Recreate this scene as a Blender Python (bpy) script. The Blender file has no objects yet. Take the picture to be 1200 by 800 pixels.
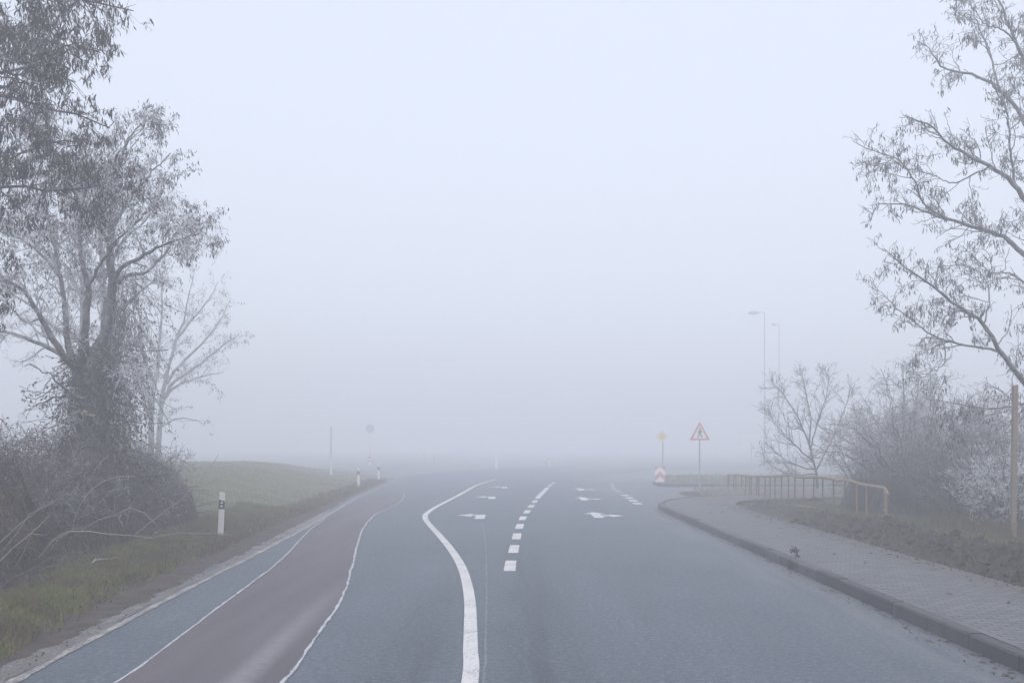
import bpy, math
import numpy as np
from mathutils import Vector
rng = np.random.default_rng(11)
R = math.radians
scene = bpy.context.scene
COL = scene.collection
F_PX, CX, HY, H = 1200.0, 600.0, 520.0, 2.0      # focal length and horizon of the photograph, eye height

def W(px, py, Y):                                   # point of the place at distance Y
    return np.array([(px - CX) / F_PX * Y, Y, H + (HY - py) / F_PX * Y])
def G(px, py, z=0.0):                               # the same on level ground of height z
    Y = (H - z) * F_PX / (py - HY)
    return np.array([(px - CX) / F_PX * Y, Y, z])

# ------------------------------------------------------------------ noise
def _hash(ix, iy, s):
    n = (ix.astype(np.int64) * 374761393 + iy.astype(np.int64) * 668265263 + s * 974711) & 0x7fffffff
    n = ((n ^ (n >> 13)) * 1274126177) & 0x7fffffff
    return ((n ^ (n >> 16)) & 0xffff) / 65535.0
def vnoise(x, y, s=0):
    x, y = np.asarray(x, float), np.asarray(y, float)
    ix, iy = np.floor(x), np.floor(y); fx, fy = x - ix, y - iy
    fx, fy = fx * fx * (3 - 2 * fx), fy * fy * (3 - 2 * fy)
    a, b = _hash(ix, iy, s), _hash(ix + 1, iy, s)
    c, d = _hash(ix, iy + 1, s), _hash(ix + 1, iy + 1, s)
    return (a * (1 - fx) + b * fx) * (1 - fy) + (c * (1 - fx) + d * fx) * fy
def fbm(x, y, s=0, o=4, g=.5):
    v, a, t = 0, 1, 0
    for k in range(o):
        v = v + a * vnoise(x * 2 ** k, y * 2 ** k, s + k); t += a; a *= g
    return v / t - .5
def sstep(a, b, x):
    t = np.clip((np.asarray(x, float) - a) / (b - a), 0, 1); return t * t * (3 - 2 * t)

# ------------------------------------------------------------------ materials
def new_mat(name):
    m = bpy.data.materials.new(name); m.use_nodes = True
    nt = m.node_tree; b = nt.nodes['Principled BSDF']
    b.inputs['Specular IOR Level'].default_value = .3
    return m, nt, b
def N(nt, t, **kw):
    n = nt.nodes.new(t)
    for k, v in kw.items():
        if k in n.inputs: n.inputs[k].default_value = v
        else: setattr(n, k, v)
    return n
def mixc(nt, f, a, b, blend='MIX'):
    n = nt.nodes.new('ShaderNodeMix'); n.data_type = 'RGBA'; n.blend_type = blend
    for s, v in ((0, f), (6, a), (7, b)):
        if hasattr(v, 'is_output'): nt.links.new(v, n.inputs[s])
        else: n.inputs[s].default_value = v if s == 0 else (*v, 1) if len(v) == 3 else v
    return n.outputs[2]
def noise(nt, vec, scale, detail=4, rough=.6):
    n = N(nt, 'ShaderNodeTexNoise', Scale=scale, Detail=detail, Roughness=rough)
    if vec is not None: nt.links.new(vec, n.inputs['Vector'])
    return n.outputs['Fac']
def rmap(nt, v, a, b, c=0., d=1.):
    n = N(nt, 'ShaderNodeMapRange')
    nt.links.new(v, n.inputs[0])
    for i, q in enumerate((a, b, c, d)): n.inputs[i + 1].default_value = q
    return n.outputs[0]
def mth(nt, op, a, b=0.):
    n = N(nt, 'ShaderNodeMath', operation=op)
    for i, v in enumerate((a, b)):
        if hasattr(v, 'is_output'): nt.links.new(v, n.inputs[i])
        else: n.inputs[i].default_value = v
    return n.outputs[0]
def geo_pos(nt): return N(nt, 'ShaderNodeNewGeometry').outputs['Position']
def bump(nt, b, h, strength=.5, dist=.01):
    n = N(nt, 'ShaderNodeBump', Strength=strength, Distance=dist)
    nt.links.new(h, n.inputs['Height']); nt.links.new(n.outputs[0], b.inputs['Normal'])
def simple(name, c, rough=.7, var=.25, scale=12., metal=0., c2=None):
    m, nt, b = new_mat(name)
    p = geo_pos(nt); n = rmap(nt, noise(nt, p, scale), .3, .7)
    c2 = c2 or tuple(x * (1 - var) for x in c)
    nt.links.new(mixc(nt, n, c2, c), b.inputs['Base Color'])
    b.inputs['Roughness'].default_value = rough; b.inputs['Metallic'].default_value = metal
    return m
def bark(name, c, frost, amount=.5, scale=9.):
    """bark with hoar frost sitting in patches, mostly on the upper side"""
    m, nt, b = new_mat(name)
    g = N(nt, 'ShaderNodeNewGeometry'); p = g.outputs['Position']
    base = mixc(nt, rmap(nt, noise(nt, p, 25), .3, .7), tuple(x * .6 for x in c), c)
    sx = N(nt, 'ShaderNodeSeparateXYZ'); nt.links.new(g.outputs['Normal'], sx.inputs[0])
    f = mth(nt, 'ADD', rmap(nt, noise(nt, p, scale, 3), .3, .7, -.4, .4), rmap(nt, sx.outputs[2], -1, 1, amount - .3, amount + .35))
    f = mth(nt, 'MINIMUM', mth(nt, 'MAXIMUM', f, 0.), 1.)
    nt.links.new(mixc(nt, f, base, frost), b.inputs['Base Color'])
    b.inputs['Roughness'].default_value = .85; b.inputs['Specular IOR Level'].default_value = .15
    return m
def island(name, cols, rough=.8, spec=.15, patch=None):
    """each blade / pod / leaf its own tint"""
    m, nt, b = new_mat(name)
    g = N(nt, 'ShaderNodeNewGeometry')
    r = N(nt, 'ShaderNodeValToRGB'); nt.links.new(g.outputs['Random Per Island'], r.inputs[0])
    e = r.color_ramp.elements
    for i, c in enumerate(cols):
        q = e[i] if i < 2 else e.new(1)
        q.position = i / (len(cols) - 1); q.color = (*c, 1)
    out = r.outputs[0]
    if patch:
        out = mixc(nt, rmap(nt, noise(nt, g.outputs['Position'], patch[1], 3), .42, .62), out, mixc(nt, .75, out, patch[0]))
    nt.links.new(out, b.inputs['Base Color'])
    b.inputs['Roughness'].default_value = rough; b.inputs['Specular IOR Level'].default_value = spec
    return m

def mat_asphalt():
    m, nt, b = new_mat('asphalt')
    p = geo_pos(nt)
    s = N(nt, 'ShaderNodeSeparateXYZ'); nt.links.new(p, s.inputs[0])
    mp = N(nt, 'ShaderNodeMapping'); mp.inputs['Scale'].default_value = (1.1, .07, 1); nt.links.new(p, mp.inputs[0])
    streak = noise(nt, mp.outputs[0], 1.6, 4, .55)              # tracks worn along the lane
    big = noise(nt, p, .35, 3)
    grain = noise(nt, p, 70, 3, .7)
    vor = N(nt, 'ShaderNodeTexVoronoi', Scale=55.); nt.links.new(p, vor.inputs['Vector'])
    c = mixc(nt, rmap(nt, streak, .35, .68), (.098, .119, .148), (.154, .182, .222))
    c = mixc(nt, rmap(nt, big, .35, .7, 0, .7), c, (.088, .106, .134))
    # coarse dark strip right of the centre line and a rough one left of it
    d1 = mth(nt, 'MULTIPLY', rmap(nt, mth(nt, 'ABSOLUTE', mth(nt, 'SUBTRACT', s.outputs[0], .28)), .12, .5, 1, 0), rmap(nt, s.outputs[1], 10, 24, .8, .1))
    d2 = mth(nt, 'MULTIPLY', rmap(nt, mth(nt, 'ABSOLUTE', mth(nt, 'SUBTRACT', s.outputs[0], -.95)), .1, .45, 1, 0), rmap(nt, s.outputs[1], 9, 17, .75, 0))
    d = mth(nt, 'MULTIPLY', mth(nt, 'ADD', d1, d2), rmap(nt, noise(nt, mp.outputs[0], 5, 4), .3, .65, .2, 1))
    c = mixc(nt, d, c, (.045, .052, .062))
    c = mixc(nt, mth(nt, 'MULTIPLY', rmap(nt, vor.outputs['Distance'], .1, .5, .55, 0), rmap(nt, grain, .3, .7)), c, (.22, .235, .25))
    c = mixc(nt, rmap(nt, grain, .3, .52, .6, 0), c, (.035, .042, .05))
    g2 = noise(nt, p, 17, 6, .85); c = mixc(nt, rmap(nt, g2, .38, .56, .75, 0), c, (.05, .062, .078)); c = mixc(nt, rmap(nt, g2, .52, .66, 0, .5), c, (.25, .28, .32))
    # pale dust and frost towards the right kerb
    kd = mth(nt, 'MULTIPLY', rmap(nt, s.outputs[0], 3.1, 4.2, 0, .6), rmap(nt, noise(nt, mp.outputs[0], 4, 5), .35, .65))
    c = mixc(nt, kd, c, (.19, .19, .19))
    nt.links.new(c, b.inputs['Base Color'])
    nt.links.new(rmap(nt, streak, .3, .7, .6, .8), b.inputs['Roughness'])
    bump(nt, b, mth(nt, 'ADD', grain, vor.outputs['Distance']), .55, .006)
    return m
def mat_redlane():
    m, nt, b = new_mat('red_asphalt')
    p = geo_pos(nt)
    mp = N(nt, 'ShaderNodeMapping'); mp.inputs['Scale'].default_value = (1.2, .08, 1); mp.inputs['Rotation'].default_value = (0, 0, R(-3)); nt.links.new(p, mp.inputs[0])
    st = noise(nt, mp.outputs[0], 1.7, 4, .55); grain = noise(nt, p, 80, 3, .7)
    c = mixc(nt, rmap(nt, st, .35, .65), (.100, .091, .104), (.136, .124, .140))
    c = mixc(nt, rmap(nt, grain, .3, .55, .45, 0), c, (.06, .05, .055))
    # dust track driven diagonally over the lane
    s = N(nt, 'ShaderNodeSeparateXYZ'); nt.links.new(p, s.inputs[0])
    ax = mth(nt, 'ADD', mth(nt, 'MULTIPLY', s.outputs[1], -.021), -2.12)
    w = rmap(nt, mth(nt, 'ABSOLUTE', mth(nt, 'SUBTRACT', s.outputs[0], ax)), .03, .19, 1, 0)
    w = mth(nt, 'MULTIPLY', mth(nt, 'MULTIPLY', w, rmap(nt, s.outputs[1], 9.5, 16, .75, 0)), rmap(nt, noise(nt, p, 9, 4), .25, .6, .4, 1))
    c = mixc(nt, w, c, (.24, .235, .25))
    nt.links.new(c, b.inputs['Base Color']); b.inputs['Roughness'].default_value = .75
    bump(nt, b, grain, .5, .005)
    return m
def mat_paint(name, c, under, wear):
    m, nt, b = new_mat(name)
    p = geo_pos(nt)
    n = mth(nt, 'ADD', noise(nt, p, 30, 5, .7), mth(nt, 'MULTIPLY', noise(nt, p, 2.5, 3), .5))
    f = rmap(nt, n, .75 + .12 * (.5 - wear) * 2, 1.05 + .12 * (.5 - wear) * 2 - .15, 0, 1)
    c2 = mixc(nt, rmap(nt, noise(nt, p, 5, 4), .3, .7), tuple(x * .86 for x in c), c)
    nt.links.new(mixc(nt, f, c2, under), b.inputs['Base Color'])
    b.inputs['Roughness'].default_value = .6
    return m
def mat_pavers():
    m, nt, b = new_mat('grey_pavers')
    p = geo_pos(nt)
    mp = N(nt, 'ShaderNodeMapping'); mp.inputs['Rotation'].default_value = (0, 0, R(0)); nt.links.new(p, mp.inputs[0])
    br = N(nt, 'ShaderNodeTexBrick', Scale=1.0)
    br.inputs['Brick Width'].default_value = .21; br.inputs['Row Height'].default_value = .105
    br.inputs['Mortar Size'].default_value = .009; br.inputs['Mortar Smooth'].default_value = .3
    br.inputs['Color1'].default_value = (.118, .128, .146, 1); br.inputs['Color2'].default_value = (.190, .198, .212, 1)
    br.inputs['Mortar'].default_value = (.03, .03, .03, 1)
    nt.links.new(mp.outputs[0], br.inputs['Vector'])
    c = mixc(nt, rmap(nt, noise(nt, p, 1.3, 5), .35, .7, 0, .6), br.outputs['Color'], (.115, .117, .122))
    s = N(nt, 'ShaderNodeSeparateXYZ'); nt.links.new(p, s.inputs[0])
    e = mth(nt, 'MULTIPLY', rmap(nt, s.outputs[0], 5.8, 6.6, 0, .9), rmap(nt, noise(nt, p, 6, 5), .3, .6))
    c = mixc(nt, e, c, (.105, .088, .072))
    nt.links.new(c, b.inputs['Base Color']); b.inputs['Roughness'].default_value = .85
    bump(nt, b, mth(nt, 'SUBTRACT', noise(nt, p, 40, 3), mth(nt, 'MULTIPLY', br.outputs['Fac'], 1.5)), .6, .006)
    return m
def mat_ground():
    m, nt, b = new_mat('earth_and_turf')
    p = geo_pos(nt)
    s = N(nt, 'ShaderNodeSeparateXYZ'); nt.links.new(p, s.inputs[0])
    dirt = mixc(nt, rmap(nt, noise(nt, p, 3, 6, .65), .35, .65), (.075, .062, .054), (.135, .115, .100))
    dirt = mixc(nt, rmap(nt, noise(nt, p, 45, 3, .7), .35, .6, .6, 0), dirt, (.04, .034, .03))
    turf = mixc(nt, rmap(nt, noise(nt, p, 1.1, 5), .35, .65), (.115, .12, .055), (.105, .13, .055))
    turf = mixc(nt, rmap(nt, noise(nt, p, 14, 4), .4, .7, 0, .7), turf, (.12, .10, .06))
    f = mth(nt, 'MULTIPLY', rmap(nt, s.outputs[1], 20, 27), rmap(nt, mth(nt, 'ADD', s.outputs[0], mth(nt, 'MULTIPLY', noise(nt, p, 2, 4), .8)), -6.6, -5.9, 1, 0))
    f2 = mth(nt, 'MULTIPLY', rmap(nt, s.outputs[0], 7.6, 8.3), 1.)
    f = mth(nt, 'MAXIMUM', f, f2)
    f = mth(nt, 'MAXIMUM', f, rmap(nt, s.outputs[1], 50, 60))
    frost = mixc(nt, rmap(nt, noise(nt, p, .4, 5), .35, .65), (.185, .20, .225), (.245, .26, .285))  # far ground greyed with distance, haze put into the colour to melt into fog
    far_haze = mth(nt, 'MULTIPLY', rmap(nt, noise(nt, p, 1.2, 5), .35, .6, .55, 1), mth(nt, 'MAXIMUM', rmap(nt, s.outputs[1], 46, 58), rmap(nt, mth(nt, 'ABSOLUTE', s.outputs[0]), 11.5, 15)))
    nt.links.new(mixc(nt, far_haze, mixc(nt, f, dirt, turf), frost), b.inputs['Base Color'])
    b.inputs['Roughness'].default_value = .95; b.inputs['Specular IOR Level'].default_value = .1
    bump(nt, b, mth(nt, 'ADD', noise(nt, p, 30, 5, .7), noise(nt, p, 6, 4)), .8, .03)
    return m
def mat_soil():
    m, nt, b = new_mat('dug_soil')
    g = N(nt, 'ShaderNodeNewGeometry'); p = g.outputs['Position']
    c = mixc(nt, rmap(nt, noise(nt, p, 9, 6, .7), .35, .65), (.028, .023, .021), (.095, .076, .064))
    c = mixc(nt, rmap(nt, noise(nt, p, 1.3, 3), .52, .66, 0, .8), c, (.085, .085, .045))
    sx = N(nt, 'ShaderNodeSeparateXYZ'); nt.links.new(g.outputs['Normal'], sx.inputs[0])
    fr = mth(nt, 'MULTIPLY', rmap(nt, sx.outputs[2], .6, 1, 0, 1), rmap(nt, noise(nt, p, 16, 5, .7), .56, .7, 0, .55))
    c = mixc(nt, fr, c, (.4, .41, .43))
    nt.links.new(c, b.inputs['Base Color']); b.inputs['Roughness'].default_value = .95
    b.inputs['Specular IOR Level'].default_value = .1
    bump(nt, b, noise(nt, p, 40, 5, .7), .9, .03)
    return m
def mat_kerb():
    m, nt, b = new_mat('kerb_concrete')
    p = geo_pos(nt)
    g = N(nt, 'ShaderNodeNewGeometry')
    c = mixc(nt, g.outputs['Random Per Island'], (.065, .068, .075), (.125, .128, .132))
    c = mixc(nt, rmap(nt, noise(nt, p, 5, 6, .7), .4, .7, 0, .7), c, (.055, .055, .057))
    nt.links.new(c, b.inputs['Base Color']); b.inputs['Roughness'].default_value = .85
    bump(nt, b, noise(nt, p, 60, 3), .4, .004)
    return m

M = dict(
    asphalt=mat_asphalt(), red=mat_redlane(), pavers=mat_pavers(), ground=mat_ground(), soil=mat_soil(), kerb=mat_kerb(),
    line=mat_paint('road_paint', (.66, .65, .64), (.30, .31, .33), .5),
    joint=mat_paint('frosted_joint', (.20, .22, .25), (.12, .14, .165), .9),
    line_worn=mat_paint('worn_road_paint', (.46, .43, .40), (.15, .15, .155), .9),
    seam=mat_paint('frosted_seam', (.5, .52, .55), (.2, .21, .23), .55),
    salt=mat_paint('salt_crust', (.34, .345, .355), (.12, .113, .108), 1.25),
    bark_dark=bark('dark_bark', (.070, .062, .058), (.34, .35, .38), .12),
    bark_mid=bark('grey_bark', (.105, .096, .088), (.40, .41, .44), .22),
    bark_frost=bark('frosted_bark', (.105, .10, .10), (.38, .39, .42), .2),
    bark_ivy=bark('vine_grown_bark', (.060, .052, .047), (.3, .3, .32), -.05),
    twig_dark=bark('dark_twigs', (.085, .067, .057), (.42, .43, .46), .22),
    twig_frost=bark('frosted_twigs', (.12, .11, .11), (.66, .68, .71), .7),
    twig_grey=bark('grey_frosted_twigs', (.085, .08, .082), (.42, .43, .46), .38),
    twig_rime=bark('rimed_twigs', (.18, .18, .18), (.80, .82, .85), 1.0),
    vine=island('dry_vine', [(.022, .018, .015), (.062, .046, .036), (.034, .027, .022), (.20, .15, .115), (.095, .068, .052)], patch=((.020, .020, .018), .9)),
    vine_pale=island('pale_stem', [(.20, .17, .145), (.36, .32, .28), (.14, .115, .10)]),
    pods_dark=island('dry_pods', [(.030, .026, .027), (.060, .048, .046), (.045, .038, .038), (.20, .19, .20)]),
    pods=island('frosted_pods', [(.045, .040, .043), (.075, .064, .064), (.06, .052, .055), (.34, .34, .36)]),
    frostleaf=island('rime_needles', [(.42, .43, .46), (.62, .64, .68), (.5, .51, .54)]),
    grass=island('verge_grass', [(.08, .11, .02), (.14, .165, .035), (.19, .18, .06), (.25, .205, .10)], patch=((.11, .085, .05), 1.4)),
    lawn=island('lawn_blades', [(.075, .092, .032), (.115, .13, .05), (.14, .135, .06), (.17, .15, .085)], patch=((.13, .11, .07), 1.2)),
    grass_dry=island('dry_grass', [(.10, .08, .05), (.16, .12, .08), (.085, .085, .045)]),
    grass_pale=island('bank_grass', [(.23, .24, .17), (.30, .30, .225), (.36, .345, .28)]),
    litter=island('dead_stalks', [(.035, .030, .027), (.07, .058, .05), (.12, .10, .085), (.19, .165, .14)]),
    core=simple('thicket_light_block', (.022, .019, .018), .95, .5, 9),  # dark fill of the added core that blocks light in the thickets
    white=simple('white_plastic', (.74, .73, .72), .45, .12, 8),
    black=simple('black_plastic', (.02, .021, .024), .4, .2, 8),
    refl=simple('reflector', (.62, .64, .66), .2, .1, 30),
    zinc=simple('galvanised_steel', (.46, .47, .49), .5, .2, 10, .5),  # steel of the far poles, lightened to stand in for fog
    signwhite=simple('sign_white', (.80, .80, .80), .35, .03, 4),
    signred=simple('fog_paled_sign_red', (.58, .17, .19), .6, .12, 9, 0, (.66, .36, .38)),  # red whitened, the fog before the sign put into its colour
    signyellow=simple('fog_paled_sign_yellow', (.74, .56, .24), .6, .1, 9),  # yellow faded by painted-in fog
    signblack=simple('fog_paled_sign_black', (.10, .105, .115), .6, .3, 9),  # black lifted to grey, fog put into the colour
    signgrey=simple('fog_paled_sign_back', (.30, .31, .33), .5, .1, 4),  # sign back paled, distance haze put into the grey
    rust=simple('rusty_rail', (.34, .245, .165), .75, .5, 14, 0, (.20, .14, .095)),
    rustdark=simple('rusty_bar', (.21, .155, .115), .8, .45, 14),
    wood=simple('weathered_wood', (.26, .205, .165), .85, .4, 18),
    cut=simple('fresh_cut_wood', (.46, .37, .26), .8, .3, 20),
    lamp=simple('fog_paled_lamp_housing', (.46, .47, .49), .4, .1, 5),  # housing paled in colour so the far lamps sink into the fog
    lampglass=simple('lamp_glass', (.5, .5, .5), .2, .05, 5),
    orange=simple('orange_wrapper', (.85, .16, .03), .5, .1, 20), yellow=simple('yellow_wrapper', (.85, .55, .03), .5, .1, 20),
    scrap=simple('white_scrap', (.75, .75, .74), .5, .1, 20), blue=simple('blue_scrap', (.25, .45, .75), .5, .1, 20),
    weed=island('weed_leaf', [(.03, .036, .022), (.055, .06, .035), (.07, .055, .04)]),
)

# ------------------------------------------------------------------ mesh building
class Geo:
    def __init__(s): s.v, s.f, s.n = [], [], 0
    def add(s, V, F):
        V = np.asarray(V, float).reshape(-1, 3); F = np.asarray(F, int)
        s.v.append(V); s.f.append(F + s.n); s.n += len(V); return s
    def box(s, c, d, rot=0.):
        q = np.array([(x, y, z) for x in (-.5, .5) for y in (-.5, .5) for z in (-.5, .5)]) * d
        ca, sa = math.cos(rot), math.sin(rot)
        q = np.stack([q[:, 0] * ca - q[:, 1] * sa, q[:, 0] * sa + q[:, 1] * ca, q[:, 2]], 1) + c
        return s.add(q, [(0, 1, 3, 2), (4, 6, 7, 5), (0, 4, 5, 1), (2, 3, 7, 6), (0, 2, 6, 4), (1, 5, 7, 3)])
    def tube(s, pts, r, sides=8, cap=True):
        pts = np.asarray(pts, float); r = np.broadcast_to(np.asarray(r, float), (len(pts),))
        V, F = tubes(pts[None], r[None], sides); s.add(V, F)
        if cap:
            for k, e in ((0, pts[0]), (len(pts) - 1, pts[-1])):
                b = s.n
                ring = V[k * sides:(k + 1) * sides]
                s.add(np.vstack([ring, e]), [(i, (i + 1) % sides, sides) for i in range(sides)])
        return s
    def prism(s, poly, y0, y1):                       # outline in x,z pulled along y
        n = len(poly); P = np.array(poly, float)
        a = np.c_[P[:, 0], np.full(n, y0), P[:, 1]]; b = np.c_[P[:, 0], np.full(n, y1), P[:, 1]]
        s.add(np.vstack([a, b]), [(i, (i + 1) % n, n + (i + 1) % n, n + i) for i in range(n)])
        s.poly(a); return s.poly(b[::-1])
    def poly(s, pts):
        s.v.append(np.asarray(pts, float)); k = len(pts)
        s.f.append([tuple(range(s.n, s.n + k))]); s.n += k; return s
    def build(s, name, mat, parent=None, smooth=False, loc=None, local=False):
        """vertices are world coordinates unless local; the mesh is moved so its origin is loc / its parent's"""
        V = np.vstack(s.v)
        o0 = np.array(parent['at']) if parent is not None else (np.array(loc) if loc is not None else np.array([V[:, 0].mean(), V[:, 1].mean(), V[:, 2].min()]))
        if not local: V = V - o0
        me = bpy.data.meshes.new(name)
        lens, idx = [], []
        for f in s.f:
            if isinstance(f, np.ndarray):
                if f.size: lens.append(np.full(len(f), f.shape[1])); idx.append(f.ravel())
            else:
                for q in f: lens.append(np.array([len(q)])); idx.append(np.array(q))
        lens = np.concatenate(lens).astype(np.int32); idx = np.concatenate(idx).astype(np.int32)
        me.vertices.add(len(V)); me.vertices.foreach_set('co', V.astype(np.float32).ravel())
        me.loops.add(len(idx)); me.loops.foreach_set('vertex_index', idx)
        me.polygons.add(len(lens))
        st = np.concatenate([[0], np.cumsum(lens)[:-1]]).astype(np.int32)
        me.polygons.foreach_set('loop_start', st)
        me.polygons.foreach_set('use_smooth', np.full(len(lens), smooth))
        me.update(calc_edges=True); me.validate()
        me.materials.append(mat)
        o = bpy.data.objects.new(name, me); COL.objects.link(o)
        if parent is not None: o.parent = parent; 
        else: o.location = o0
        if parent is not None: o['at'] = parent['at']
        else: o['at'] = list(map(float, o0))
        return o
def tag(o, label=None, cat=None, group=None, kind=None):
    for k, v in (('label', label), ('category', cat), ('group', group), ('kind', kind)):
        if v: o[k] = v
    return o
def thing(name, label, cat, loc, group=None):
    o = bpy.data.objects.new(name, None); COL.objects.link(o)
    o.location = loc; o['at'] = list(map(float, loc)); o.empty_display_size = .2
    return tag(o, label, cat, group)
def copy_tree(o, loc, **kw):
    c = o.copy(); COL.objects.link(c); c.location = loc
    for ch in list(o.children):
        k = ch.copy(); COL.objects.link(k); k.parent = c
        for g in list(ch.children):
            q = g.copy(); COL.objects.link(q); q.parent = k
    return tag(c, **kw)

def tubes(P, Rr, sides):
    P = np.asarray(P, float); B, K, _ = P.shape
    T = np.gradient(P, axis=1); T /= np.linalg.norm(T, axis=2, keepdims=True) + 1e-9
    m = T.mean(1); m /= np.linalg.norm(m, axis=1, keepdims=True) + 1e-9
    ref = np.where(np.abs(m[:, 2:3]) > .8, np.array([[1., 0, 0]]), np.array([[0, 0, 1.]]))
    U = np.cross(T, ref[:, None]); U /= np.linalg.norm(U, axis=2, keepdims=True) + 1e-9
    Vv = np.cross(T, U)
    a = np.arange(sides) * 2 * math.pi / sides
    V = P[:, :, None] + Rr[:, :, None, None] * (np.cos(a)[None, None, :, None] * U[:, :, None] + np.sin(a)[None, None, :, None] * Vv[:, :, None])
    b = np.arange(B)[:, None, None] * K * sides; k = np.arange(K - 1)[None, :, None] * sides; i = np.arange(sides)[None, None]
    j = (i + 1) % sides
    F = np.stack([b + k + i, b + k + j, b + k + sides + j, b + k + sides + i], -1).reshape(-1, 4)
    return V.reshape(-1, 3), F
def resample(pts, K):
    pts = np.asarray(pts, float)
    # Catmull-Rom then even spacing
    q = np.vstack([2 * pts[0] - pts[1], pts, 2 * pts[-1] - pts[-2]]); out = []
    for i in range(1, len(q) - 2):
        for t in np.linspace(0, 1, 8, endpoint=False):
            a, b, c, d = q[i - 1:i + 3]
            out.append(.5 * (2 * b + (c - a) * t + (2 * a - 5 * b + 4 * c - d) * t * t + (3 * b - a - 3 * c + d) * t ** 3))
    out = np.array(out + [pts[-1]])
    s = np.r_[0, np.cumsum(np.linalg.norm(np.diff(out, axis=0), axis=1))]
    return np.stack([np.interp(np.linspace(0, s[-1], K), s, out[:, i]) for i in range(3)], 1)
def spawn(P, Rd, per_m, L, ang, K, up=0., wig=.25, t0=.12, rf=.65, rmax=1., rtip=.0015, taper=.6):
    """side branches along every branch of P"""
    B, Kp, _ = P.shape
    seg = np.linalg.norm(np.diff(P, axis=1), axis=2); tot = seg.sum(1)
    n = rng.poisson(per_m * tot); par = np.repeat(np.arange(B), n); C = len(par)
    t = t0 + (1 - t0) * rng.random(C) ** .85
    x = t * (Kp - 1); k = np.minimum(x.astype(int), Kp - 2); f = (x - k)[:, None]
    p0 = P[par, k] * (1 - f) + P[par, k + 1] * f
    r = (Rd[par, k] * (1 - f[:, 0]) + Rd[par, k + 1] * f[:, 0])
    T = P[par, k + 1] - P[par, k]; T /= np.linalg.norm(T, axis=1, keepdims=True) + 1e-9
    q = rng.normal(size=(C, 3)); q -= (q * T).sum(1, keepdims=True) * T; q /= np.linalg.norm(q, axis=1, keepdims=True)
    a = R(ang) * (.6 + .8 * rng.random(C))[:, None]
    d = np.cos(a) * T + np.sin(a) * q; d[:, 2] += up * .5; d /= np.linalg.norm(d, axis=1, keepdims=True)
    ln = L * (.35 + .9 * rng.random(C)) * (1.1 - taper * t)
    out = np.zeros((C, K, 3)); out[:, 0] = p0; st = (ln / (K - 1))[:, None]
    for i in range(1, K):
        d = d + rng.normal(size=(C, 3)) * wig; d[:, 2] += up * .22
        d /= np.linalg.norm(d, axis=1, keepdims=True)
        out[:, i] = out[:, i - 1] + d * st
    r0 = np.minimum(np.minimum(r * rf, rmax), ln * .03 + .001)
    Rd2 = r0[:, None] * np.linspace(1, .35, K)[None]
    return out, np.maximum(Rd2, rtip)
def leaves(pts, n, size, hang=1., spread=.05, width=.22, cluster=5):
    """small hanging pods / dry leaves: slim folded kites"""
    C = len(pts)
    c = pts[rng.integers(0, C, n)]
    c = np.repeat(c, cluster, 0) + rng.normal(size=(n * cluster, 3)) * spread
    m = len(c)
    d = rng.normal(size=(m, 3)) * (1.1 - hang); d[:, 2] -= hang; d += rng.normal(size=(m, 3)) * .22
    d /= np.linalg.norm(d, axis=1, keepdims=True)
    s = np.cross(d, rng.normal(size=(m, 3))); s /= np.linalg.norm(s, axis=1, keepdims=True)
    nn = np.cross(d, s)
    L = (size * (.6 + .8 * rng.random(m)))[:, None]; w = L * width
    V = np.stack([c, c + d * L * .45 + s * w * .5 + nn * w * .15, c + d * L, c + d * L * .5 - s * w * .5 + nn * w * .15], 1)
    F = np.arange(m)[:, None] * 4 + np.arange(4)[None]
    return V.reshape(-1, 3), F
def blades(p, h, w, lean=.35):
    m = len(p)
    a = rng.random(m) * 2 * math.pi
    s = np.stack([np.cos(a), np.sin(a), np.zeros(m)], 1)
    l = rng.normal(size=(m, 3)) * lean; l[:, 2] = 0
    hh = (h * (.45 + .9 * rng.random(m)))[:, None] if np.isscalar(h) else (h * (.6 + .7 * rng.random(m)))[:, None]
    up = np.array([0, 0, 1.])
    p = p - up * .01
    mid = p + up * hh * .6 + l * hh * .4; tip = p + up * hh * .92 + l * hh * 1.1
    V = np.stack([p - s * w / 2, p + s * w / 2, mid + s * w * .35, tip, mid - s * w * .35], 1)
    i = np.arange(m)[:, None] * 5
    return V.reshape(-1, 3), i + np.arange(5)[None]

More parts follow.
